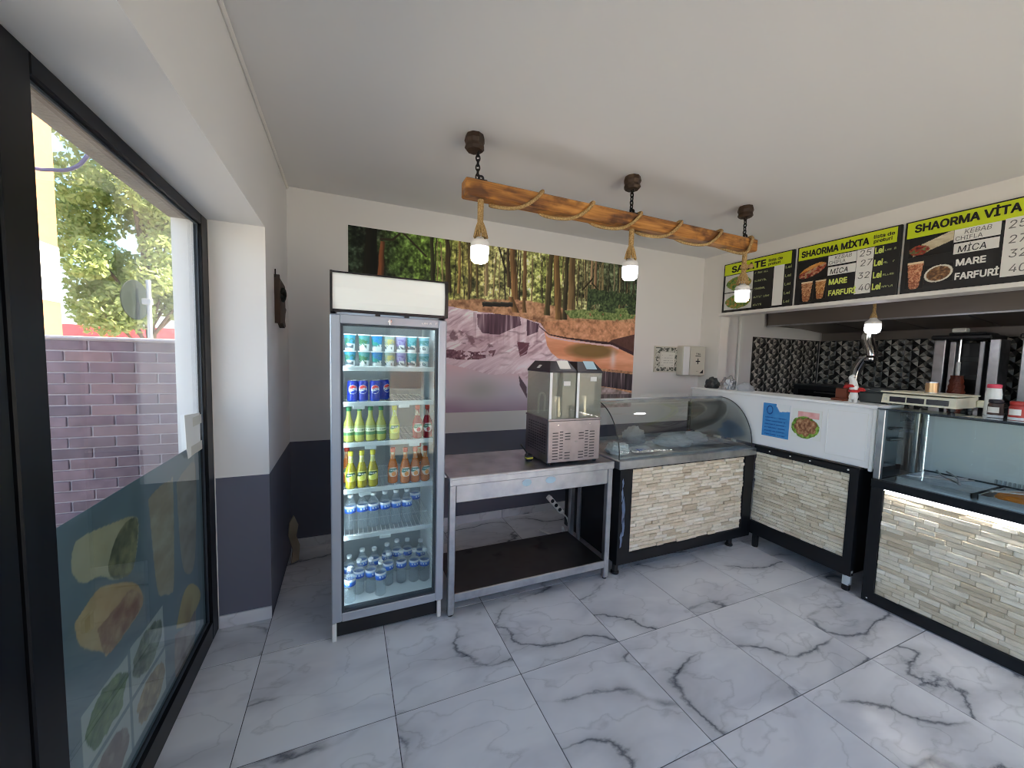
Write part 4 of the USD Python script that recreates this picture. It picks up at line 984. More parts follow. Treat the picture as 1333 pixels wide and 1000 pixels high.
for k, a in enumerate((jx0 + .004, jx0 + .212)):
    b_ = a + .198
    tk = part(jd, 'tank', cat([box(a, b_, jy0 + .004, jy0 + .008, 1.168, 1.478), box(a, b_, jy1 - .008, jy1 - .004, 1.168, 1.478), box(a, a + .004, jy0 + .008, jy1 - .008, 1.168, 1.478), box(b_ - .004, b_, jy0 + .008, jy1 - .008, 1.168, 1.478), box(a, b_, jy0 + .004, jy1 - .004, 1.166, 1.172)]), 'tank_plastic')
    lid = np.array([(a - .003, jy0, 1.474), (b_ + .003, jy0, 1.474), (b_ + .003, jy1, 1.474), (a - .003, jy1, 1.474), (a - .003, jy0, 1.486), (b_ + .003, jy0, 1.486), (b_ + .003, jy1, 1.486), (a - .003, jy1, 1.486), (a + .03, jy0 + .06, 1.548), (b_ - .03, jy0 + .06, 1.548), (b_ - .03, jy1 - .05, 1.548), (a + .03, jy1 - .05, 1.548)])
    ld = part(jd, 'tank_lid', trimesh.convex.convex_hull(lid), 'dark_lid')
    sl = np.array([a + .06, jy0 + .012, 1.495])
    q = [(0, 0), (.085, 0), (.085, .075), (0, .075)]
    m = extrude(q, .0015); m.apply_transform(trimesh.transformations.rotation_matrix(math.atan2(.062, .06), [1, 0, 0])); m.apply_translation([a + .075, jy0 + .010, 1.4985])
    part(ld, 'lid_sticker', m, 'sticker_blue' if k else 'paper_white')
    part(jd, 'cooling_cylinder', lathe([(0, 1.172), (.034, 1.172), (.036, 1.18), (.036, 1.31), (.033, 1.316), (0, 1.316)], 30, (a + .095, jy0 + .065, 0)), 'chrome', 30)
    part(tk, 'tank_label', box(a + .105, a + .155, jy0 + .002, jy0 + .004, 1.388 + .03 * k, 1.418 + .03 * k), 'paper_white')
    part(tk, 'tank_edge', box(a + .0, a + .018, jy0 + .001, jy0 + .004, 1.17, 1.478), 'white_board')
part(jd, 'stirrer', tube(smooth_path([(jx0 + .03, jy1 - .13, 1.18), (jx0 + .035, jy1 - .13, 1.29), (jx0 + .055, jy1 - .12, 1.32), (jx0 + .085, jy1 - .12, 1.30), (jx0 + .085, jy1 - .12, 1.19)], 6), .008, 7), 'cream_plastic', True)
part(jd, 'lid_sticker', turn(box(-.02, .02, -.018, .018, 0, .001), [[0, -.7071, -.7071], [1, 0, 0], [0, -.7071, .7071]]).apply_translation([jx0 + .012, jy1 - .17, 1.512]), 'paper_white')
ad = thing('power_adapter', 'black and yellow plug adapter beside the juice dispenser', 'plug', (1.155, 2.36, .858))
part(ad, 'plug_body', box(1.13, 1.175, 2.33, 2.38, .860, .905, .008), 'black_plastic')
part(ad, 'yellow_band', box(1.129, 1.176, 2.329, 2.36, .875, .885, .001), 'cap_yellow')
part(ad, 'cable', tube(smooth_path([(1.15, 2.36, .90), (1.13, 2.42, .95), (1.16, 2.5, .93), (1.2, 2.545, .90)], 8), .006, 6), 'cable_black', True)

# ------------------------------------------------------------------ the three counters
def stones(parent, W, z0, z1, to_world, rowh, length, seed, limit=None):
    """Split-face stone strips: each its own mesh; to_world(s, depth, z) maps panel coordinates."""
    r = np.random.default_rng(seed)
    rows = int(round((z1 - z0) / rowh)); rh = (z1 - z0) / rows
    far = []
    for k in range(rows):
        s = -r.uniform(0, length)
        while s < W:
            l_ = length * r.uniform(.55, 1.5)
            a, b = max(s, 0), min(s + l_, W)
            if W - b < .02:
                b = W
            if b - a > .012:
                d = r.uniform(.008, .022)
                m = box(a + .0006, b - .0006, -d, .004, z0 + k * rh + .0004, z0 + (k + 1) * rh - .0006, .0035)
                v = np.array(m.vertices)
                v[:, 1] += (v[:, 1] < -.003) * (noise(v * [60, 0, 90] + seed + k, k) - .5) * .008
                m = trimesh.Trimesh(to_world(v), m.faces, process=False)
                m.fix_normals()
                if limit is None or limit(m.vertices):
                    part(parent, 'stone', m, 'veneer_stone')
                else:
                    far.append(m)
            if b >= W:
                break
            s += l_
    if far:
        part(parent, 'stone_facing', cat(far), 'veneer_stone', kind='stuff')

# counter with curved glass, against the work table
c1 = thing('glass_counter', 'low display counter with curved glass and pale stone front beside the work table', 'display counter', (2.47, 2.5, 0))
a0, a1, f0, f1 = 1.772, 3.180, 2.15, 2.86
part(c1, 'body', cat([box(a0, a1, f0 + .03, f1, .10, .80), ]), 'black_lacquer')
part(c1, 'front_frame', cat([frame_y(a0, a1, .092, .80, f0 - .012, f0 + .03, .11, .078, .012)]), 'black_lacquer')
p1 = part(c1, 'stone_panel', box(a0 + .10, a1 - .10, f0 + .012, f0 + .03, .165, .79), 'stone_backing')
stones(p1, a1 - a0 - .224, .171, .787, lambda v: np.stack([v[:, 0] + a0 + .112, v[:, 1] + f0 + .012, v[:, 2]], 1), .0262, .108, 21)
r = np.random.default_rng(77)
sc_ = [turn(extrude([(0, 0), (.012 * w_, .01), (.018 * w_, h_ * .5), (.008 * w_, h_), (-.004, h_ * .7), (.002, h_ * .4)], .0012), TO_MY).apply_translation([a0 + .012 + r.uniform(0, .03), f0 - .0125, z_]) for w_, h_, z_ in ((1.2, .16, .30), (1.5, .2, .40), (.8, .1, .56), (1.0, .12, .22), (.7, .07, .66))]
part(c1, 'scuff_mark', cat(sc_), 'scuffed_paint', label='pale blue scuffs on the black post')
part(c1, 'steel_rim', cat([box(a0 - .015, a1 + .02, f0 - .018, f0 + .05, .795, .856, .004), box(a0 - .015, a0 + .03, f0 + .05, f1, .795, .856, .004), box(a1 - .03, a1 + .02, f0 + .05, f1, .795, .856, .004)]), 'steel')
part(c1, 'deck', box(a0 + .03, a1 - .03, f0 + .05, f1, .835, .846), 'steel')
for xx in (a0 + .04, a1 - .16):
    part(c1, 'foot', cat([cyl(.022, .0, .1, (xx, f0 + .05), 16, .004), cyl(.03, 0, .02, (xx, f0 + .05), 16, .004)]), 'black_plastic')
for xx in (a0 + .04, a1 - .06):
    part(c1, 'foot', cyl(.022, .0, .1, (xx, f1 - .05), 16, .004), 'black_plastic')
part(c1, 'rear_leg', box(a0 - .02, a0 - .001, 2.60, 2.64, .0, .79, .003), 'steel')
th = np.linspace(0, math.pi / 2, 18)
arc = np.stack([f0 + .34 - .325 * np.cos(th), .858 + .395 * np.sin(th)], 1)
def arc_plate(xa, xb, t):
    inn = np.stack([f0 + .34 - (.325 - t) * np.cos(th), .858 + (.395 - t) * np.sin(th)], 1)
    poly = np.vstack([arc, inn[::-1]])
    return yz(poly, xa, xb)
part(c1, 'curved_glass', arc_plate(a0 + .012, a1 - .012, .006), 'case_glass', 30)
for xa in (a0 + .002, a1 - .008):
    part(c1, 'side_glass', yz(np.vstack([arc, [(f1 - .03, 1.253), (f1 - .03, .858)]]), xa, xa + .006), 'case_glass')
for xa in (a0 + .0, a1 - .010):
    part(c1, 'glass_edge', tube(np.stack([np.full(18, xa + .005), arc[:, 0], arc[:, 1]], 1), .0042, 6), 'dark_grey', True)
part(c1, 'top_shelf', box(a0, a1, f0 + .335, f1 - .02, 1.250, 1.257), 'case_glass')
part(c1, 'top_rail', cat([box(a0, a1, f0 + .325, f0 + .345, 1.243, 1.262, .003)]), 'steel')
part(c1, 'rear_rail', cat([box(a0, a1, f1 - .045, f1 - .02, 1.175, 1.205, .003)]), 'steel')
part(c1, 'bottom_rail', cat([box(a0 + .03, a1 - .03, f0 + .03, f0 + .05, .856, .872, .003), box(a0 + .03, a1 - .03, f1 - .05, f1 - .03, .846, .872, .003), box(a1 - .06, a1 - .036, f0 + .05, f1 - .05, .846, .878, .003)]), 'steel')
part(c1, 'rear_post', cat([box(a0 + .004, a0 + .03, f1 - .05, f1 - .025, .85, 1.25, .003), box(a1 - .03, a1 - .004, f1 - .05, f1 - .025, .85, 1.25, .003)]), 'steel_dark')

def crumple(c, size, seed, rot=0.0, flat=1.0):
    m = trimesh.creation.icosphere(4)
    v = np.array(m.vertices)
    n = fbm(v * 2.3 + seed * 5.7, 4, seed) + .6 * np.abs(fbm(v * 4.5 + seed, 3, seed + 3) - .5)
    v = v * (.55 + .75 * n)[:, None] * np.array(size)
    v[:, 2] = np.maximum(v[:, 2], -size[2] * .45) * flat
    v[:, 2] -= v[:, 2].min()
    a = np.array([[math.cos(rot), -math.sin(rot), 0], [math.sin(rot), math.cos(rot), 0], [0, 0, 1]])
    return trimesh.Trimesh(v @ a.T + np.array(c), m.faces, process=False)
for k, (c, s, lab) in enumerate((((2.58, 2.46, .847), (.16, .10, .07), 'largest crumpled clear bag lying in the middle of the curved glass counter'), ((2.91, 2.52, .847), (.12, .10, .06), 'crumpled clear bag beside the far end glass of the curved counter'),
                                 ((2.33, 2.66, .847), (.11, .09, .09), 'bunched clear bag at the back of the curved glass counter'), ((1.93, 2.38, .847), (.09, .09, .06), 'crumpled white bag at the table end of the curved glass counter'))):
    whole('plastic_bag', crumple(c, s, k + 2, .3 * k - .4), 'clear_bag' if k != 3 else 'frosted_white', lab, 'plastic bag', 60)
pk = thing('bag_pack', 'flat pack of bags with a blue label in the curved glass counter', 'pack', (2.12, 2.36, .847))
part(pk, 'pack', crumple((2.15, 2.36, .847), (.09, .08, .03), 9, .2), 'clear_bag', 60)
part(pk, 'printed_label', box(2.08, 2.15, 2.30, 2.36, .872, .876, .001).apply_transform(trimesh.transformations.rotation_matrix(-.06, [0, 1, 0], [2.1, 2.3, .87])), 'can_blue', label='blue printed label')

# counter at the right of the corner, with a white box above the stone front
c2 = thing('stone_counter', 'short corner counter of black frame and pale stone strips under the white cabinet', 'counter', (3.45, 1.78, 0))
g0, g1, e0, e1 = 1.418, 2.148, 3.2, 3.72
part(c2, 'body', box(e0 + .03, e1, g0, g1, .13, .868), 'black_lacquer')
part(c2, 'front_frame', cat([box(e0 - .012, e0 + .03, g0, g0 + .052, .115, .878), box(e0 - .012, e0 + .03, g0 + .052, g1, .115, .226), box(e0 - .012, e0 + .03, g0 + .052, g1, .826, .878)]), 'black_lacquer')
p2 = part(c2, 'stone_panel', box(e0 + .012, e0 + .03, g0 + .05, g1 - .01, .222, .826), 'stone_backing')
stones(p2, g1 - g0 - .062, .228, .824, lambda v: np.stack([v[:, 1] + e0 + .012, g1 - .006 - v[:, 0], v[:, 2]], 1), .0262, .09, 22)
part(c2, 'top_edge', box(e0 - .012, e0 + .04, g0 - .004, g1, .868, .884, .003), 'steel_dark')
for y in (1.48, 1.72, 1.86, 2.02):
    part(c2, 'screw_head', turn(cyl(.006, 0, .003, n=10), TO_MX).apply_translation([e0 - .012, y, .852]), 'white_plastic')
for y in (g0 + .012, g1 - .06):
    f_ = part(c2, 'foot', cat([box(e0 + .005, e0 + .04, y, y + .04, .012, .14, .003), cyl(.024, 0, .016, (e0 + .022, y + .02), 14, .003)]), 'black_plastic')
for y in (g0 + .012, g1 - .06):
    part(c2, 'foot', box(e1 - .05, e1 - .015, y, y + .04, 0, .14, .003), 'black_plastic')
part(c2, 'foot_tape', cat([box(e0 + .002, e0 + .043, g0 + .010, g0 + .05, .04, .105, .002), box(e0 - .0015, e0 + .02, g0 - .0015, g0 + .07, .135, .152, .001), box(e0 - .0015, e0 + .004, g0 + .0, g0 + .03, .06, .15, .001)]), 'frosted_white', label='strip of pale tape round the foot')
wc = thing('white_cabinet', 'white panel cabinet topping the corner counter, paper prints on its front', 'cabinet', (3.36, 2.06, .884))
part(wc, 'cabinet_body', box(3.205, 3.52, 1.365, 2.84, .885, 1.292, .004), 'white_board')
part(wc, 'top_board', box(3.195, 3.535, 1.355, 2.85, 1.29, 1.312, .004), 'white_board')
part(wc, 'corner_trim', box(3.198, 3.216, 1.358, 1.38, .87, 1.29, .004), 'white_plastic')
part(wc, 'recessed_panel', cat([frame_x(1.40, 1.64, .93, 1.255, 3.2025, 3.206, .004)]), 'white_plastic')
def blue_art(U, V):
    c = ramp3(nz(U, V, 6, 8, 3), [(0, (58, 130, 196)), (1, (84, 156, 214))])
    n = nz(U, V, 40, 16, 5)
    c = lay(c, (V > .38) & (V < .95) & (np.sin(V * 62) > .55) & (n > .42) & (U > .1) & (U < .9 - .25 * (n - .4)), (36, 92, 160))
    c = lay(c, (np.abs(np.hypot((U - .26) * 1.1, V - .2) - .12) < .02) * .9, (30, 76, 140))
    return c
q = [(0, 0), (.212, 0), (.212, .205), (.15, .215), (.10, .268), (0, .268)]
m, col = sheet((3.2030, 2.108, 1.246), (0, -.212, 0), (0, 0, -.272), 60, 70, lambda U, V: np.where(((U > .5) & (V < .24 - .1 * (U - .5) + .0 * U) & (U - .45 > V * .8))[:, None], np.array((232, 234, 234.)), blue_art(U, V)))
whole('blue_notice', m, 'print_matt', 'blue printed notice with a torn corner on the white cabinet', 'notice', color=col)
def food_art(U, V):
    c = np.broadcast_to(np.array((234, 236, 232.)), (len(U), 3)).copy()
    c = np.where(((V > .08) & (V < .30) & (U > .2) & (U < .92))[:, None], ramp3(nz(U, V, 6, 6, 1), [(.3, (226, 150, 148)), (.7, (240, 190, 186))]), c)
    e = ((U - .46) / .48) ** 2 + ((V - .62) / .36) ** 2 + (nz(U, V, 8, 8, 2) - .5) * .5 < 1
    c = np.where(e[:, None], ramp3(nz(U, V, 12, 12, 3), [(.3, (84, 120, 40)), (.7, (150, 184, 84))]), c)
    for x, y, r_ in ((.3, .48, .15), (.52, .42, .13), (.72, .5, .14), (.4, .64, .15), (.62, .66, .15), (.3, .76, .12), (.5, .82, .11), (.2, .62, .11), (.74, .7, .1)):
        d = np.hypot(U - x, (V - y)) / r_
        c = np.where((d < 1)[:, None], ramp3(nz(U, V, 20, 20, 4) + .25 * (1 - d), [(.3, (104, 66, 46)), (.6, (158, 108, 78)), (.85, (200, 160, 120))]), c)
    return c
m, col = sheet((3.2030, 1.878, 1.232), (0, -.205, 0), (0, 0, -.225), 64, 64, food_art)
whole('food_print', m, 'print_matt', 'food print of meatballs on lettuce on the white cabinet', 'poster', color=col)

# long service counter at the right edge
c3 = thing('service_counter', 'long glass topped service counter with a lit stone front', 'service counter', (3.55, .4, 0))
h0, h1, k0, k1 = -.75, 1.345, 3.185, 3.86
part(c3, 'body', box(k0 + .035, k1, h0, h1, .02, .80), 'black_lacquer')
part(c3, 'front_frame', cat([frame_x(h0, h1, .008, .832, k0 - .002, k0 + .035, .062, .068, .055)]), 'black_lacquer')
p3 = part(c3, 'stone_panel', box(k0 + .014, k0 + .035, h0 + .062, h1 - .06, .075, .778), 'stone_backing')
stones(p3, h1 - h0 - .126, .078, .776, lambda v: np.stack([v[:, 1] * 1.0 + k0 + .022, h1 - .063 - v[:, 0], v[:, 2]], 1), .0285, .11, 23, lambda v: v[:, 1].max() > .23)
part(c3, 'light_strip', box(k0 - .010, k0 - .002, h0 + .07, h1 - .07, .7775, .781), 'led_counter')
part(c3, 'strip_cover', box(k0 - .014, k0 + .02, h0, h1, .781, .836, .004), 'black_lacquer')
part(c3, 'screw_head', turn(cyl(.005, 0, .003, n=10), TO_MX).apply_translation([k0, h1 - .03, .03]), 'white_plastic')
part(c3, 'corner_post', cat([box(k0 + .002, k0 + .035, h1 - .035, h1, .836, 1.292, .003), box(k0 + .45, k0 + .475, h1 - .035, h1 - .01, .836, 1.292, .003)]), 'steel')
part(c3, 'front_glass', box(k0 + .012, k0 + .018, h0, h1 - .035, .838, 1.292), 'case_glass')
part(c3, 'end_glass', box(k0 + .035, k0 + .45, h1 - .022, h1 - .016, .838, 1.292), 'case_glass')
part(c3, 'top_glass', box(k0 - .004, k1 - .10, h0, h1 + .004, 1.293, 1.302, .001), 'case_glass')
part(c3, 'glass_edge', cat([box(k0 - .0045, k0 - .0035, h0, h1 + .004, 1.2935, 1.3015)]), 'gasket')
part(c3, 'rear_panel', box(3.655, 3.662, h0, h1 - .05, .868, 1.245), 'frosted_white')
part(c3, 'rear_frame', cat([box(3.645, 3.665, h1 - .075, h1 - .045, .84, 1.29, .002), box(3.65, 3.668, h0, h1 - .05, .842, .872, .003), box(3.65, 3.668, h0, h1 - .05, 1.245, 1.29, .003)]), 'gasket')
part(c3, 'deck', box(k0 + .02, 3.65, h0, h1 - .035, .826, .836), 'steel')
part(c3, 'side_shelf', cat([box(3.26, 3.42, h1 - .045, h1 - .025, 1.085, 1.10, .002), box(3.26, 3.40, h1 - .045, h1 - .025, 1.16, 1.172, .002)]), 'dark_grey')
part(c3, 'rear_grille', cat([box(3.636, 3.648, y, y + .008, .876, .90) for y in np.arange(-.3, .95, .018)]), 'steel')
for k, (ya, yb, food) in enumerate(((.92, 1.25, None), (.60, .90, 'cooked_orange'), (.28, .58, 'salad_green'), (-.04, .26, 'cooked_orange'))):
    t = thing('food_pan', ['empty steel pan at the post end of the service counter', 'steel pan of orange food behind the front glass of the service counter', 'steel pan of salad in the service counter', 'last steel pan of orange food in the service counter'][k], 'food pan', (3.42, (ya + yb) / 2, .836))
    xa, xb = 3.235, 3.60
    part(t, 'pan', cat([box(xa, xb, ya, yb, .837, .842), box(xa, xa + .006, ya, yb, .842, .872), box(xb - .006, xb, ya, yb, .842, .872), box(xa, xb, ya, ya + .006, .842, .872), box(xa, xb, yb - .006, yb, .842, .872)]), 'steel')
    if food:
        m = trimesh.creation.icosphere(4); v = np.array(m.vertices)
        v = v * (.8 + .4 * fbm(v * 6, 3, k))[:, None] * [.16, .125, .03] + [3.42, (ya + yb) / 2, .858]
        part(t, 'food', trimesh.Trimesh(v, m.faces, process=False), food, 60)
for k, (p, q, lab) in enumerate((((3.30, 1.22, .88), (3.55, 1.02, .885), 'steel tongs lying across the empty pan'), ((3.26, .98, .905), (3.52, 1.14, .91), 'steel tongs crossing the other pair in the empty pan'), ((3.28, .86, .90), (3.55, .66, .905), 'steel tongs resting over the orange food'))):
    p, q = np.array(p), np.array(q)
    s = np.cross(q - p, [0, 0, 1]); s /= np.linalg.norm(s)
    t = thing('serving_tongs', lab, 'tongs', p)
    for sg_ in (-1, 1):
        part(t, 'arm', tube(smooth_path([p, p + (q - p) * .5 + s * .03 * sg_, q + s * .022 * sg_], 6), .005, 6), 'steel', True)
    part(t, 'joint', trimesh.creation.icosphere(2, .009).apply_translation(p), 'steel', True)

# ------------------------------------------------------------------ things on the counters
sc = thing('shop_scale', 'cream shop scale with dark displays on the service counter', 'scale', (3.53, 1.24, 1.303))
part(sc, 'housing', trimesh.convex.convex_hull(np.array([(3.378, 1.062, 1.326), (3.378, 1.418, 1.326), (3.384, 1.066, 1.388), (3.384, 1.414, 1.388), (3.68, 1.062, 1.326), (3.68, 1.418, 1.326), (3.68, 1.066, 1.395), (3.68, 1.414, 1.395)])), 'cream_plastic')
part(sc, 'display', cat([box(3.3765, 3.383, 1.295, 1.375, 1.338, 1.372, .001), box(3.3765, 3.383, 1.205, 1.288, 1.338, 1.372, .001)]), 'scale_glass')
part(sc, 'display', box(3.3765, 3.383, 1.095, 1.195, 1.338, 1.372, .001), 'scale_glass')
part(sc, 'rating_mark', box(3.3768, 3.3795, 1.388, 1.404, 1.345, 1.365), 'beige_plastic')
part(sc, 'platter', box(3.372, 3.69, 1.058, 1.424, 1.397, 1.406, .003), 'cream_plastic')
part(sc, 'pillar', box(3.64, 3.70, 1.00, 1.062, 1.33, 1.375, .008), 'cream_plastic')
for xx in (3.41, 3.65):
    for y in (1.09, 1.39):
        part(sc, 'foot', cyl(.016, 1.303, 1.328, (xx, y), 14, .003), 'black_plastic')
tn = thing('tin', 'golden tin standing on the scale platter', 'tin', (3.52, 1.225, 1.4065))
part(tn, 'can_body', cyl(.031, 1.4065, 1.475, (3.52, 1.225), 28, .003), 'gold_tin', 40)
part(tn, 'rim', cat([lathe([(.029, 1.472), (.0325, 1.473), (.0325, 1.479), (.029, 1.479)], 28, (3.52, 1.225, 0)), lathe([(.029, 1.407), (.0325, 1.4065), (.0325, 1.411), (.029, 1.411)], 28, (3.52, 1.225, 0))]), 'can_rim')
bt = thing('sauce_bottle', 'white bottle with a pink cap behind the spice jars', 'bottle', (3.50, .955, 1.3025))
part(bt, 'bottle_body', lathe([(0, 1.3025), (.030, 1.3025), (.033, 1.308), (.033, 1.43), (.030, 1.448), (.028, 1.462), (0, 1.462)], 26, (3.50, .955, 0)), 'white_plastic', 40)
part(bt, 'cap', cyl(.029, 1.462, 1.485, (3.50, .955), 24, .004), 'pink_plastic', 40)
for k, (x, y, c, lid, lab) in enumerate(((3.345, .90, 'spice_dark', 'dark_lid', 'dark spice jar with a white label in front of the white bottle'), (3.31, .815, 'spice_red', 'spice_red', 'red spice jar with a white label at the end of the counter top'))):
    t = thing('spice_jar', lab, 'jar', (x, y, 1.3025))
    part(t, 'jar_body', lathe([(0, 1.3025), (.026, 1.3025), (.030, 1.308), (.030, 1.372), (.026, 1.382), (0, 1.382)], 26, (x, y, 0)), c, 40)
    part(t, 'lid', cyl(.0285, 1.382, 1.404, (x, y), 24, .004), lid, 40)
    part(t, 'jar_base', lathe([(.0302, 1.304), (.0302, 1.318)], 26, (x, y, 0)), 'frosted_white')
    a = np.linspace(math.pi - .9, math.pi + .7, 14)
    m = np.array([(x + .0306 * math.cos(q), y + .0306 * math.sin(q), z) for z in (1.33, 1.362) for q in a])
    i = np.arange(13)
    part(t, 'label', trimesh.Trimesh(m, np.vstack([np.stack([i, i + 1, i + 14], 1), np.stack([i + 1, i + 15, i + 14], 1)]), process=False), 'paper_white')
fg = thing('festive_figurine', 'small white and red ornament figure on the white cabinet', 'figurine', (3.31, 1.545, 1.312))
F0 = np.array([3.31, 1.545, 1.312])
body = lathe([(0, .018), (.022, .02), (.028, .04), (.020, .075), (.027, .09), (.024, .115), (.012, .13), (0, .132)], 20)
v = np.array(body.vertices); v = v * (1 + .35 * (fbm(v * 60, 3, 4) - .5))[:, None]
part(fg, 'body', trimesh.Trimesh(v + F0, body.faces, process=False), 'white_plastic', 60)
part(fg, 'bow', cat([lathe([(.018, .07), (.030, .074), (.031, .088), (.022, .094)], 18, F0), crumple(F0 + [0, -.042, .082], (.013, .022, .018), 3), crumple(F0 + [0, .040, .098], (.013, .024, .018), 5), crumple(F0 + [-.02, .012, .108], (.016, .022, .014), 6)]), 'red_felt', 60)
part(fg, 'hat', tube(smooth_path([F0 + [0, .004, .118], F0 + [0, .010, .15], F0 + [0, .022, .175], F0 + [0, .006, .192]], 6), np.linspace(.026, .010, 19), 10), 'white_plastic', True)
part(fg, 'foot', cyl(.011, 0, .024, F0[:2] + [0, .016], 12, .003).apply_translation([0, 0, 1.312]), 'white_plastic')
part(fg, 'foot', cyl(.011, 0, .024, F0[:2] + [0, -.014], 12, .003).apply_translation([0, 0, 1.312]), 'white_plastic')
bh = thing('napkin_holder', 'brown wooden holder beside the white and red ornament', 'holder', (3.38, 1.655, 1.312))
part(bh, 'base', box(3.34, 3.42, 1.615, 1.70, 1.312, 1.328, .003), 'brown_wood')
part(bh, 'side_board', box(3.375, 3.39, 1.622, 1.69, 1.328, 1.40, .003), 'brown_wood')
part(bh, 'side_board', trimesh.convex.convex_hull(np.array([(3.41, 1.622, 1.328), (3.41, 1.665, 1.328), (3.41, 1.635, 1.445), (3.41, 1.65, 1.445), (3.42, 1.622, 1.328), (3.42, 1.665, 1.328), (3.42, 1.635, 1.445), (3.42, 1.65, 1.445)])), 'brown_wood')
gb = thing('grey_container', 'dark grey rounded plastic container between ornament and scale', 'container', (3.45, 1.475, 1.312))
m = box(3.40, 3.50, 1.40, 1.56, 1.3125, 1.39, .012)
part(gb, 'container_body', m, 'grey_bin', 30)
part(gb, 'lid', box(3.395, 3.505, 1.395, 1.565, 1.388, 1.408, .008), 'grey_bin', 30)
part(gb, 'lid_grip', box(3.42, 3.48, 1.45, 1.51, 1.408, 1.416, .003), 'dark_grey')
for k, (c, s, mt, lab) in enumerate((((3.36, 2.74, 1.312), (.06, .07, .075), 'dark_grey', 'crumpled dark grey bag at the wall end of the white cabinet'), ((3.38, 2.58, 1.312), (.075, .065, .085), 'steel', 'crumpled foil wrap in the heap on the white cabinet'), ((3.40, 2.42, 1.312), (.08, .075, .05), 'clear_bag', 'crumpled clear bag lying flat on the white cabinet'))):
    whole('crumpled_wrap', crumple(c, s, 20 + k, .5 * k), mt, lab, 'wrapping', 60)

# ------------------------------------------------------------------ menu boards over the counter
BX = 3.89
def write(parent, text, y, z, w, h, mat, name='lettering', bold=True, d=.0012, slant=0.0, x=BX):
    m = meshkit.text_mesh(text, h, d, bold)
    v = np.array(m.vertices)
    v[:, 0] = (v[:, 0] - v[:, 0].min()) * w / (v[:, 0].max() - v[:, 0].min())
    v[:, 0] += slant * v[:, 1]
    m = turn(trimesh.Trimesh(v, m.faces, process=False), TO_MX)
    m.apply_translation([x - .0032, y, z])
    return part(parent, name, m, mat)
def slip(parent, y0, y1, z0, z1, name='price_slip'):
    return part(parent, name, box(BX - .0028, BX - .0012, y1, y0, z0, z1), 'paper_white')
def art(parent, y0, y1, z0, z1, f, n=44, name='food_photo'):
    m, col = sheet((BX - .0022, y0, z1), (0, y1 - y0, 0), (0, 0, z0 - z1), n, int(n * (z1 - z0) / (y0 - y1)) + 4, f)
    return part(parent, name, m, 'print_gloss', color=col)
BK3 = np.array((18, 17, 18.))
def blob(U, V, x, y, rx, ry, seed, wob=.35):
    return ((U - x) / rx) ** 2 + ((V - y) / ry) ** 2 + (nz(U, V, 9, 9, seed) - .5) * wob < 1
def cone_art(tone):
    def f(U, V):
        c = np.broadcast_to(BK3, (len(U), 3)).copy()
        m = np.abs(U - .5) < (.46 - .2 * V) * (1 - .25 * (V > .95))
        c = np.where(m[:, None], ramp3(nz(U, V, 16, 26, 3), [(.25, (120, 66, 44)), (.5, tone), (.8, (232, 196, 156))]), c)
        c = lay(c, m & (V > .72) & ((np.sin(V * 50) > .6) | (np.sin(U * 40) > .7)) , (150, 88, 60))
        return lay(c, m & (V < .08), (236, 214, 176))
    return f
def sandwich_art(U, V):
    c = np.broadcast_to(BK3, (len(U), 3)).copy()
    T = V + .45 * (U - .5)
    m = blob(U, V + .45 * (U - .5) - .02, .5, .52, .47, .30, 3, .2)
    c = np.where(m[:, None], ramp3(nz(U, V, 14, 14, 4), [(.3, (84, 26, 22)), (.5, (160, 62, 40)), (.65, (206, 170, 140)), (.8, (110, 124, 60))]), c)
    return np.where((m & (T < .44))[:, None], ramp3(nz(U, V, 7, 7, 5), [(.3, (190, 116, 44)), (.7, (230, 176, 92))]), c)
def wrap_art(U, V):
    c = np.broadcast_to(BK3, (len(U), 3)).copy()
    T = V + .62 * (U - .5)
    m = (np.abs(T - .5) < .24 - .03 * (U < .3)) & (U > .12)
    c = np.where(m[:, None], ramp3(nz(U, V, 6, 10, 4), [(.3, (186, 172, 140)), (.7, (222, 212, 184))]), c)
    e = blob(U, V, .25, .66, .24, .24, 6, .4)
    return np.where(e[:, None], ramp3(nz(U, V, 16, 16, 7), [(.25, (70, 24, 22)), (.45, (176, 58, 40)), (.6, (76, 96, 50)), (.8, (206, 190, 150))]), c)
def plate_art(U, V):
    c = np.broadcast_to(BK3, (len(U), 3)).copy()
    d = np.hypot((U - .5) / .49, (V + .12 * (U - .5) - .5) / .47)
    c = np.where((d < 1)[:, None], np.array((226, 222, 206.)), c)
    return np.where((d < .84)[:, None], ramp3(nz(U, V, 14, 14, 7), [(.3, (88, 60, 40)), (.55, (140, 98, 60)), (.75, (186, 150, 104))]), c)
def salad_art(U, V):
    c = ramp3(nz(U, V, 4, 6, 3), [(0, (196, 196, 190)), (1, (226, 226, 220))])
    for y in (.26, .78):
        m = blob(U, V, .5, y, .44, .2, int(y * 50), .5)
        c = np.where(m[:, None], ramp3(nz(U, V, 16, 18, 5), [(.25, (52, 84, 30)), (.5, (116, 150, 60)), (.68, (190, 120, 50)), (.85, (224, 214, 170))]), c)
    return np.where((np.abs(V - .5) < .012)[:, None], np.array((30, 30, 30.)), c)

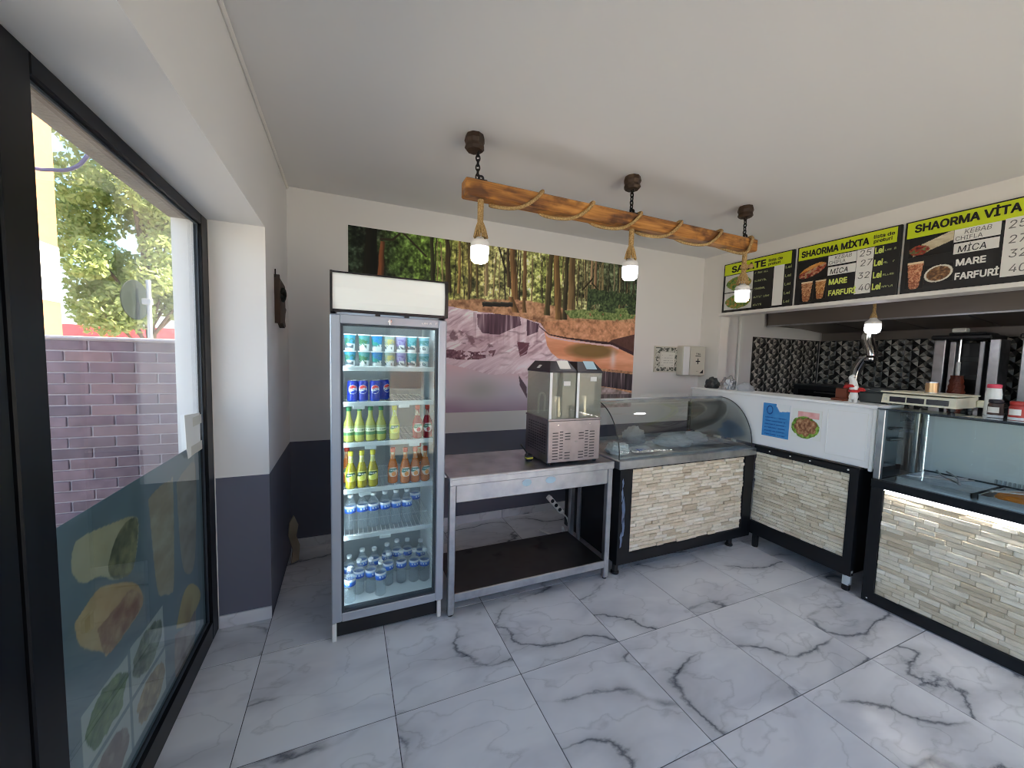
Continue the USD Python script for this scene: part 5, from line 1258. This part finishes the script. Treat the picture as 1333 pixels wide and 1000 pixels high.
def board(label, y0, y1):
    t = thing('menu_board', label, 'menu board', (BX, (y0 + y1) / 2, 2.128))
    part(t, 'panel', box(BX, XR - .001, y1, y0, 2.126, 2.658, .003), 'board_black')
    part(t, 'title_band', box(BX - .0012, BX + .002, y1 + .024, y0 - .014, 2.532, 2.648), 'lime')
    return t
m1 = board('menu board headed SALATE with two salad photos', 3.112, 2.372)
write(m1, 'SALATE', 3.013, 2.555, .375, .062, 'ink', bold=2)
write(m1, 'lista de', 2.612, 2.588, .135, .026, 'ink', 'small_lettering'); write(m1, 'preturi', 2.612, 2.552, .115, .026, 'ink', 'small_lettering')
art(m1, 3.084, 2.765, 2.152, 2.525, salad_art, 60)
slip(m1, 2.552, 2.455, 2.146, 2.534)
for k, (z, w_) in enumerate(((2.492, .14), (2.410, .13), (2.330, .12), (2.245, .18), (2.165, .09))):
    part(m1, 'dish_line', turn(scrawl(w_, .02, int(w_ / .015), 40 + k), TO_MX).apply_translation([BX, 2.748, z]), 'dim_text')
    write(m1, 'Lei', 2.442, z - .002, .055, .024, 'dim_text', 'currency')
m2 = board('menu board headed SHAORMA MIXTA with a filled bun photo', 2.345, 1.605)
write(m2, 'SHAORMA MİXTA', 2.306, 2.558, .505, .052, 'ink', bold=2)
write(m2, 'lista de', 1.773, 2.592, .13, .026, 'ink', 'small_lettering'); write(m2, 'preturi', 1.771, 2.556, .115, .026, 'ink', 'small_lettering')
art(m2, 2.325, 2.09, 2.345, 2.515, sandwich_art)
art(m2, 2.296, 2.190, 2.150, 2.330, cone_art((190, 128, 84)), 26); art(m2, 2.178, 2.084, 2.162, 2.328, cone_art((196, 134, 70)), 26)
slip(m2, 2.084, 1.879, 2.441, 2.523, 'name_slip'); slip(m2, 2.081, 1.879, 2.355, 2.426, 'name_slip')
write(m2, 'KEBAB', 2.035, 2.486, .12, .030, 'ink_grey', 'handwriting', False, slant=.15); write(m2, 'CHIFLA', 2.075, 2.449, .12, .028, 'ink_grey', 'handwriting', False)
write(m2, 'MİCA', 2.062, 2.364, .13, .042, 'ink', 'handwriting', False, slant=.12)
write(m2, 'MARE', 2.066, 2.274, .135, .044, 'lime_text', bold=2); write(m2, 'FARFURİ', 2.063, 2.179, .20, .043, 'lime_text', bold=2)
part(m2, 'price_slip', turn(extrude([(0, 0), (.108, 0), (.108, .115), (.112, .36), (.0, .36), (.0, .10)], .0016), TO_MX).apply_translation([BX - .0012, 1.876, 2.166]), 'paper_white')
for k, (s, z) in enumerate((('25', 2.468), ('27', 2.388), ('32', 2.288), ('40', 2.190))):
    write(m2, s, 1.858 - .01 * (k % 2), z, .075, .05, 'ink_grey', 'handwriting', False, slant=.1)
for z in (2.470, 2.374, 2.278, 2.186):
    write(m2, 'Lei', 1.757, z, .055, .045, 'lime_text', 'currency', bold=2)
    part(m2, 'price_dots', turn(scrawl(.07, .016, 5, int(z * 100)), TO_MX).apply_translation([BX, 1.697, z + .008]), 'dim_text')
m3 = board('menu board headed SHAORMA VITA with a wrap photo', 1.585, .845)
write(m3, 'SHAORMA VİTA', 1.529, 2.570, .497, .052, 'ink', bold=2)
write(m3, 'lista de', .995, 2.592, .12, .026, 'ink', 'small_lettering')
art(m3, 1.552, 1.322, 2.385, 2.53, wrap_art, 50); art(m3, 1.557, 1.458, 2.155, 2.352, cone_art((196, 120, 84)), 28); art(m3, 1.456, 1.308, 2.184, 2.310, plate_art, 40)
slip(m3, 1.320, 1.110, 2.445, 2.531, 'name_slip'); slip(m3, 1.316, 1.111, 2.363, 2.433, 'name_slip')
write(m3, 'KEBAB', 1.272, 2.492, .12, .030, 'ink_grey', 'handwriting', False, slant=.15); write(m3, 'CHIFLA', 1.312, 2.453, .125, .028, 'ink_grey', 'handwriting', False)
write(m3, 'MİCA', 1.295, 2.372, .13, .042, 'ink', 'handwriting', False, slant=.1)
write(m3, 'MARE', 1.298, 2.281, .138, .042, 'white_text', bold=2); write(m3, 'FARFURİ', 1.297, 2.187, .198, .043, 'white_text', bold=2)
slip(m3, 1.094, .985, 2.168, 2.536)
for k, (s, z) in enumerate((('25', 2.470), ('27', 2.376), ('32', 2.286), ('40', 2.192))):
    write(m3, s, 1.078 - .006 * k, z, .07, .05, 'ink_grey', 'handwriting', False, slant=.1)
for z in (2.470, 2.374, 2.278, 2.186):
    write(m3, 'Lei', .972, z, .055, .045, 'white_text', 'currency', bold=2)

# ------------------------------------------------------------------ kitchen behind the counters
def relief(o, u, v, n, W, H, c, seed):
    """Interlocking wedge tiles in four tones; one mesh with its own colours."""
    o, u, v, n = map(lambda a: np.asarray(a, float), (o, u, v, n))
    r = np.random.default_rng(seed)
    tones = [np.array(t, float) for t in ((186, 180, 170), (112, 108, 102), (60, 57, 54), (34, 32, 31))]
    V, F, C = [], [], []
    nu, nv = int(W / c), int(H / c)
    for i in range(nu):
        for j in range(nv):
            s = ((i + j) % 2)
            x, y = i * c, j * c
            q = [(x, y), (x + c, y), (x + c, y + c), (x, y + c)]
            ax, ay = x + c * (.32 if s else .68), y + c * (.68 if s else .68)
            for k in range(4):
                a, b = q[k], q[(k + 1) % 4]
                t = tones[(k + (2 if s else 0) + (i // 2 + j) % 2) % 4] * r.uniform(.85, 1.12)
                for (px, py), h in ((a, 0), (b, 0), ((ax, ay), c * .16)):
                    V.append(o + u * px + v * py + n * (h + .002)); C.append(t)
                F.append((len(V) - 3, len(V) - 2, len(V) - 1))
    return trimesh.Trimesh(np.array(V), np.array(F), process=False), lin(np.array(C))
tw = thing('tiled_splashback', 'black and silver wedge tiled splashback behind the oven and doner grills', 'tiled wall', (6.28, 1.1, .9))
m, col = relief((XK - .006, YB - .012, .92), (0, -1, 0), (0, 0, 1), (-1, 0, 0), 4.4, .99, .066, 4)
part(tw, 'wedge_tiles', m, 'print_gloss', color=col, kind='stuff')
part(tw, 'backing', box(XK - .006, XK - .001, -1.1, YB - .008, .91, 1.915), 'dark_grey')
tw = thing('tiled_splashback', 'short black and silver wedge tiled end wall beside the white pipe', 'tiled wall', (5.5, YB, .9))
m, col = relief((4.855, YB - .006, .92), (1, 0, 0), (0, 0, 1), (0, -1, 0), 1.42, .99, .066, 5)
part(tw, 'wedge_tiles', m, 'print_gloss', color=col, kind='stuff')
part(tw, 'backing', box(4.85, XK - .02, YB - .006, YB - .001, .91, 1.915), 'dark_grey')
kc = thing('kitchen_worktop', 'steel kitchen worktop under the cooker hood', 'worktop', (5.9, 1.2, 0))
part(kc, 'cupboard', box(5.62, XK - .008, -1.1, 3.36, .08, .87), 'kitchen_steel')
part(kc, 'worktop', box(5.58, XK - .008, -1.1, 3.37, .87, .905, .004), 'steel')
part(kc, 'plinth', box(5.68, XK - .02, -1.1, 3.34, 0, .08), 'black_plastic')
ov = thing('black_oven', 'wide black oven unit on the kitchen worktop', 'oven', (5.95, 2.87, .906))
part(ov, 'oven_body', box(5.66, 6.26, 2.40, 3.33, .906, 1.296, .006), 'black_plastic')
part(ov, 'oven_top', box(5.645, 6.262, 2.385, 3.345, 1.292, 1.306, .003), 'dark_grey')
part(ov, 'oven_door', box(5.650, 5.665, 2.46, 3.27, .96, 1.24, .004), 'black_frame')
part(ov, 'handle', tube(smooth_path([(5.655, 2.68, 1.215), (5.625, 2.69, 1.215), (5.622, 2.86, 1.215), (5.625, 3.04, 1.215), (5.655, 3.05, 1.215)], 6), .008, 8), 'steel_dark', True)
hd = thing('cooker_hood', 'long dark steel cooker hood above the kitchen worktop', 'cooker hood', (5.7, 1.2, 1.92))
part(hd, 'canopy', cat([box(5.05, 5.065, -1.1, 3.36, 2.062, 2.62), box(5.05, 6.29, 3.345, 3.36, 2.062, 2.62), box(5.05, 6.29, -1.1, 3.36, 2.60, 2.62)]), 'kitchen_steel')
part(hd, 'lip', cat([box(5.04, 5.075, -1.1, 3.36, 2.048, 2.066, .003)]), 'steel')
part(hd, 'rear_panel', box(6.26, 6.292, -1.1, 3.36, 1.915, 2.62), 'kitchen_steel')
for k in range(8):
    y = -1.05 + k * .55
    f_ = part(hd, 'grease_filter', trimesh.convex.convex_hull(np.array([(a, b, c + d) for a, c in ((5.09, 2.10), (6.25, 2.02)) for b in (y, y + .53) for d in (0, .02)])), 'kitchen_steel')
part(hd, 'duct', box(5.5, 5.9, .8, 1.2, 2.62, ZC - .002, .01), 'steel_dark')
ex = thing('flexible_pipe', 'bent chrome pipe hanging from the cooker hood to the oven', 'pipe', (6.0, 2.75, 1.31))
pth = smooth_path([(6.0, 2.70, 2.015), (6.0, 2.705, 1.90), (6.0, 2.665, 1.76), (6.0, 2.655, 1.64)], 10)
part(ex, 'upper_pipe', tube(pth, .066 + .0022 * np.cos(np.arange(len(pth)) * math.pi), 20), 'chrome', True)
pth = smooth_path([(5.98, 2.665, 1.70), (5.98, 2.72, 1.66), (5.98, 2.78, 1.54), (5.98, 2.80, 1.42), (5.98, 2.80, 1.36)], 8)
part(ex, 'lower_pipe', tube(pth, .054 + .002 * np.cos(np.arange(len(pth)) * math.pi), 20), 'chrome', True)
part(ex, 'elbow', cat([trimesh.creation.icosphere(3, .07).apply_translation([5.99, 2.66, 1.665])]), 'chrome', True)

def doner(name_label, yc, meat_label=True):
    t = thing('doner_grill', name_label, 'doner grill', (5.85, yc, .906))
    part(t, 'base', box(5.62, 6.10, yc - .23, yc + .23, .906, .98, .006), 'steel')
    for y0_, y1_ in ((.14, .225), (-.235, -.165)):
        part(t, 'side_post', box(5.80, 6.04, yc + y0_, yc + y1_, .98, 1.868, .006), 'steel')
    for y0_, y1_ in ((.075, .118), (-.125, -.090)):
        part(t, 'heat_shield', box(5.84, 5.98, yc + y0_, yc + y1_, .98, 1.85, .004), 'steel')
    part(t, 'burner', box(6.0, 6.05, yc - .11, yc + .11, 1.0, 1.84, .004), 'black_plastic')
    for z in (1.08, 1.27, 1.46, 1.65):
        part(t, 'burner_row', box(5.994, 6.0, yc - .09, yc + .09, z, z + .05, .003), 'dark_grey')
    part(t, 'top_cover', cat([box(5.70, 6.08, yc - .20, yc + .22, 1.868, 1.912, .01), box(5.72, 6.02, yc - .16, yc + .1, 1.912, 1.935, .008)]), 'black_plastic')
    part(t, 'motor_box', box(5.74, 5.84, yc - .015, yc + .085, 1.94, 1.985, .008), 'white_plastic')
    part(t, 'skewer', cyl(.010, .98, 1.93, (5.80, yc + .03), 12), 'chrome', 30)
    part(t, 'skewer_sleeve', cyl(.017, 1.50, 1.64, (5.80, yc + .03), 12, .003), 'white_plastic', 30)
    z = np.linspace(1.02, 1.50, 18)
    m = lathe([(0, 1.02)] + [(.06 * (.55 + .45 * np.sin((q - 1.02) / .48 * 2.6 + .3)) + .008 * (i % 2), q) for i, q in enumerate(z)] + [(0, 1.50)], 28, (5.80, yc + .03, 0))
    v = np.array(m.vertices); v[:, :2] += (fbm(v * 25, 3, 2) - .5)[:, None] * .02
    part(t, 'meat', trimesh.Trimesh(v, m.faces, process=False), 'meat', 50)
    return t
doner('steel doner grill with a meat skewer behind the shop scale', 1.81)
doner('second doner grill standing past the first, cut by the photo edge', 1.22)
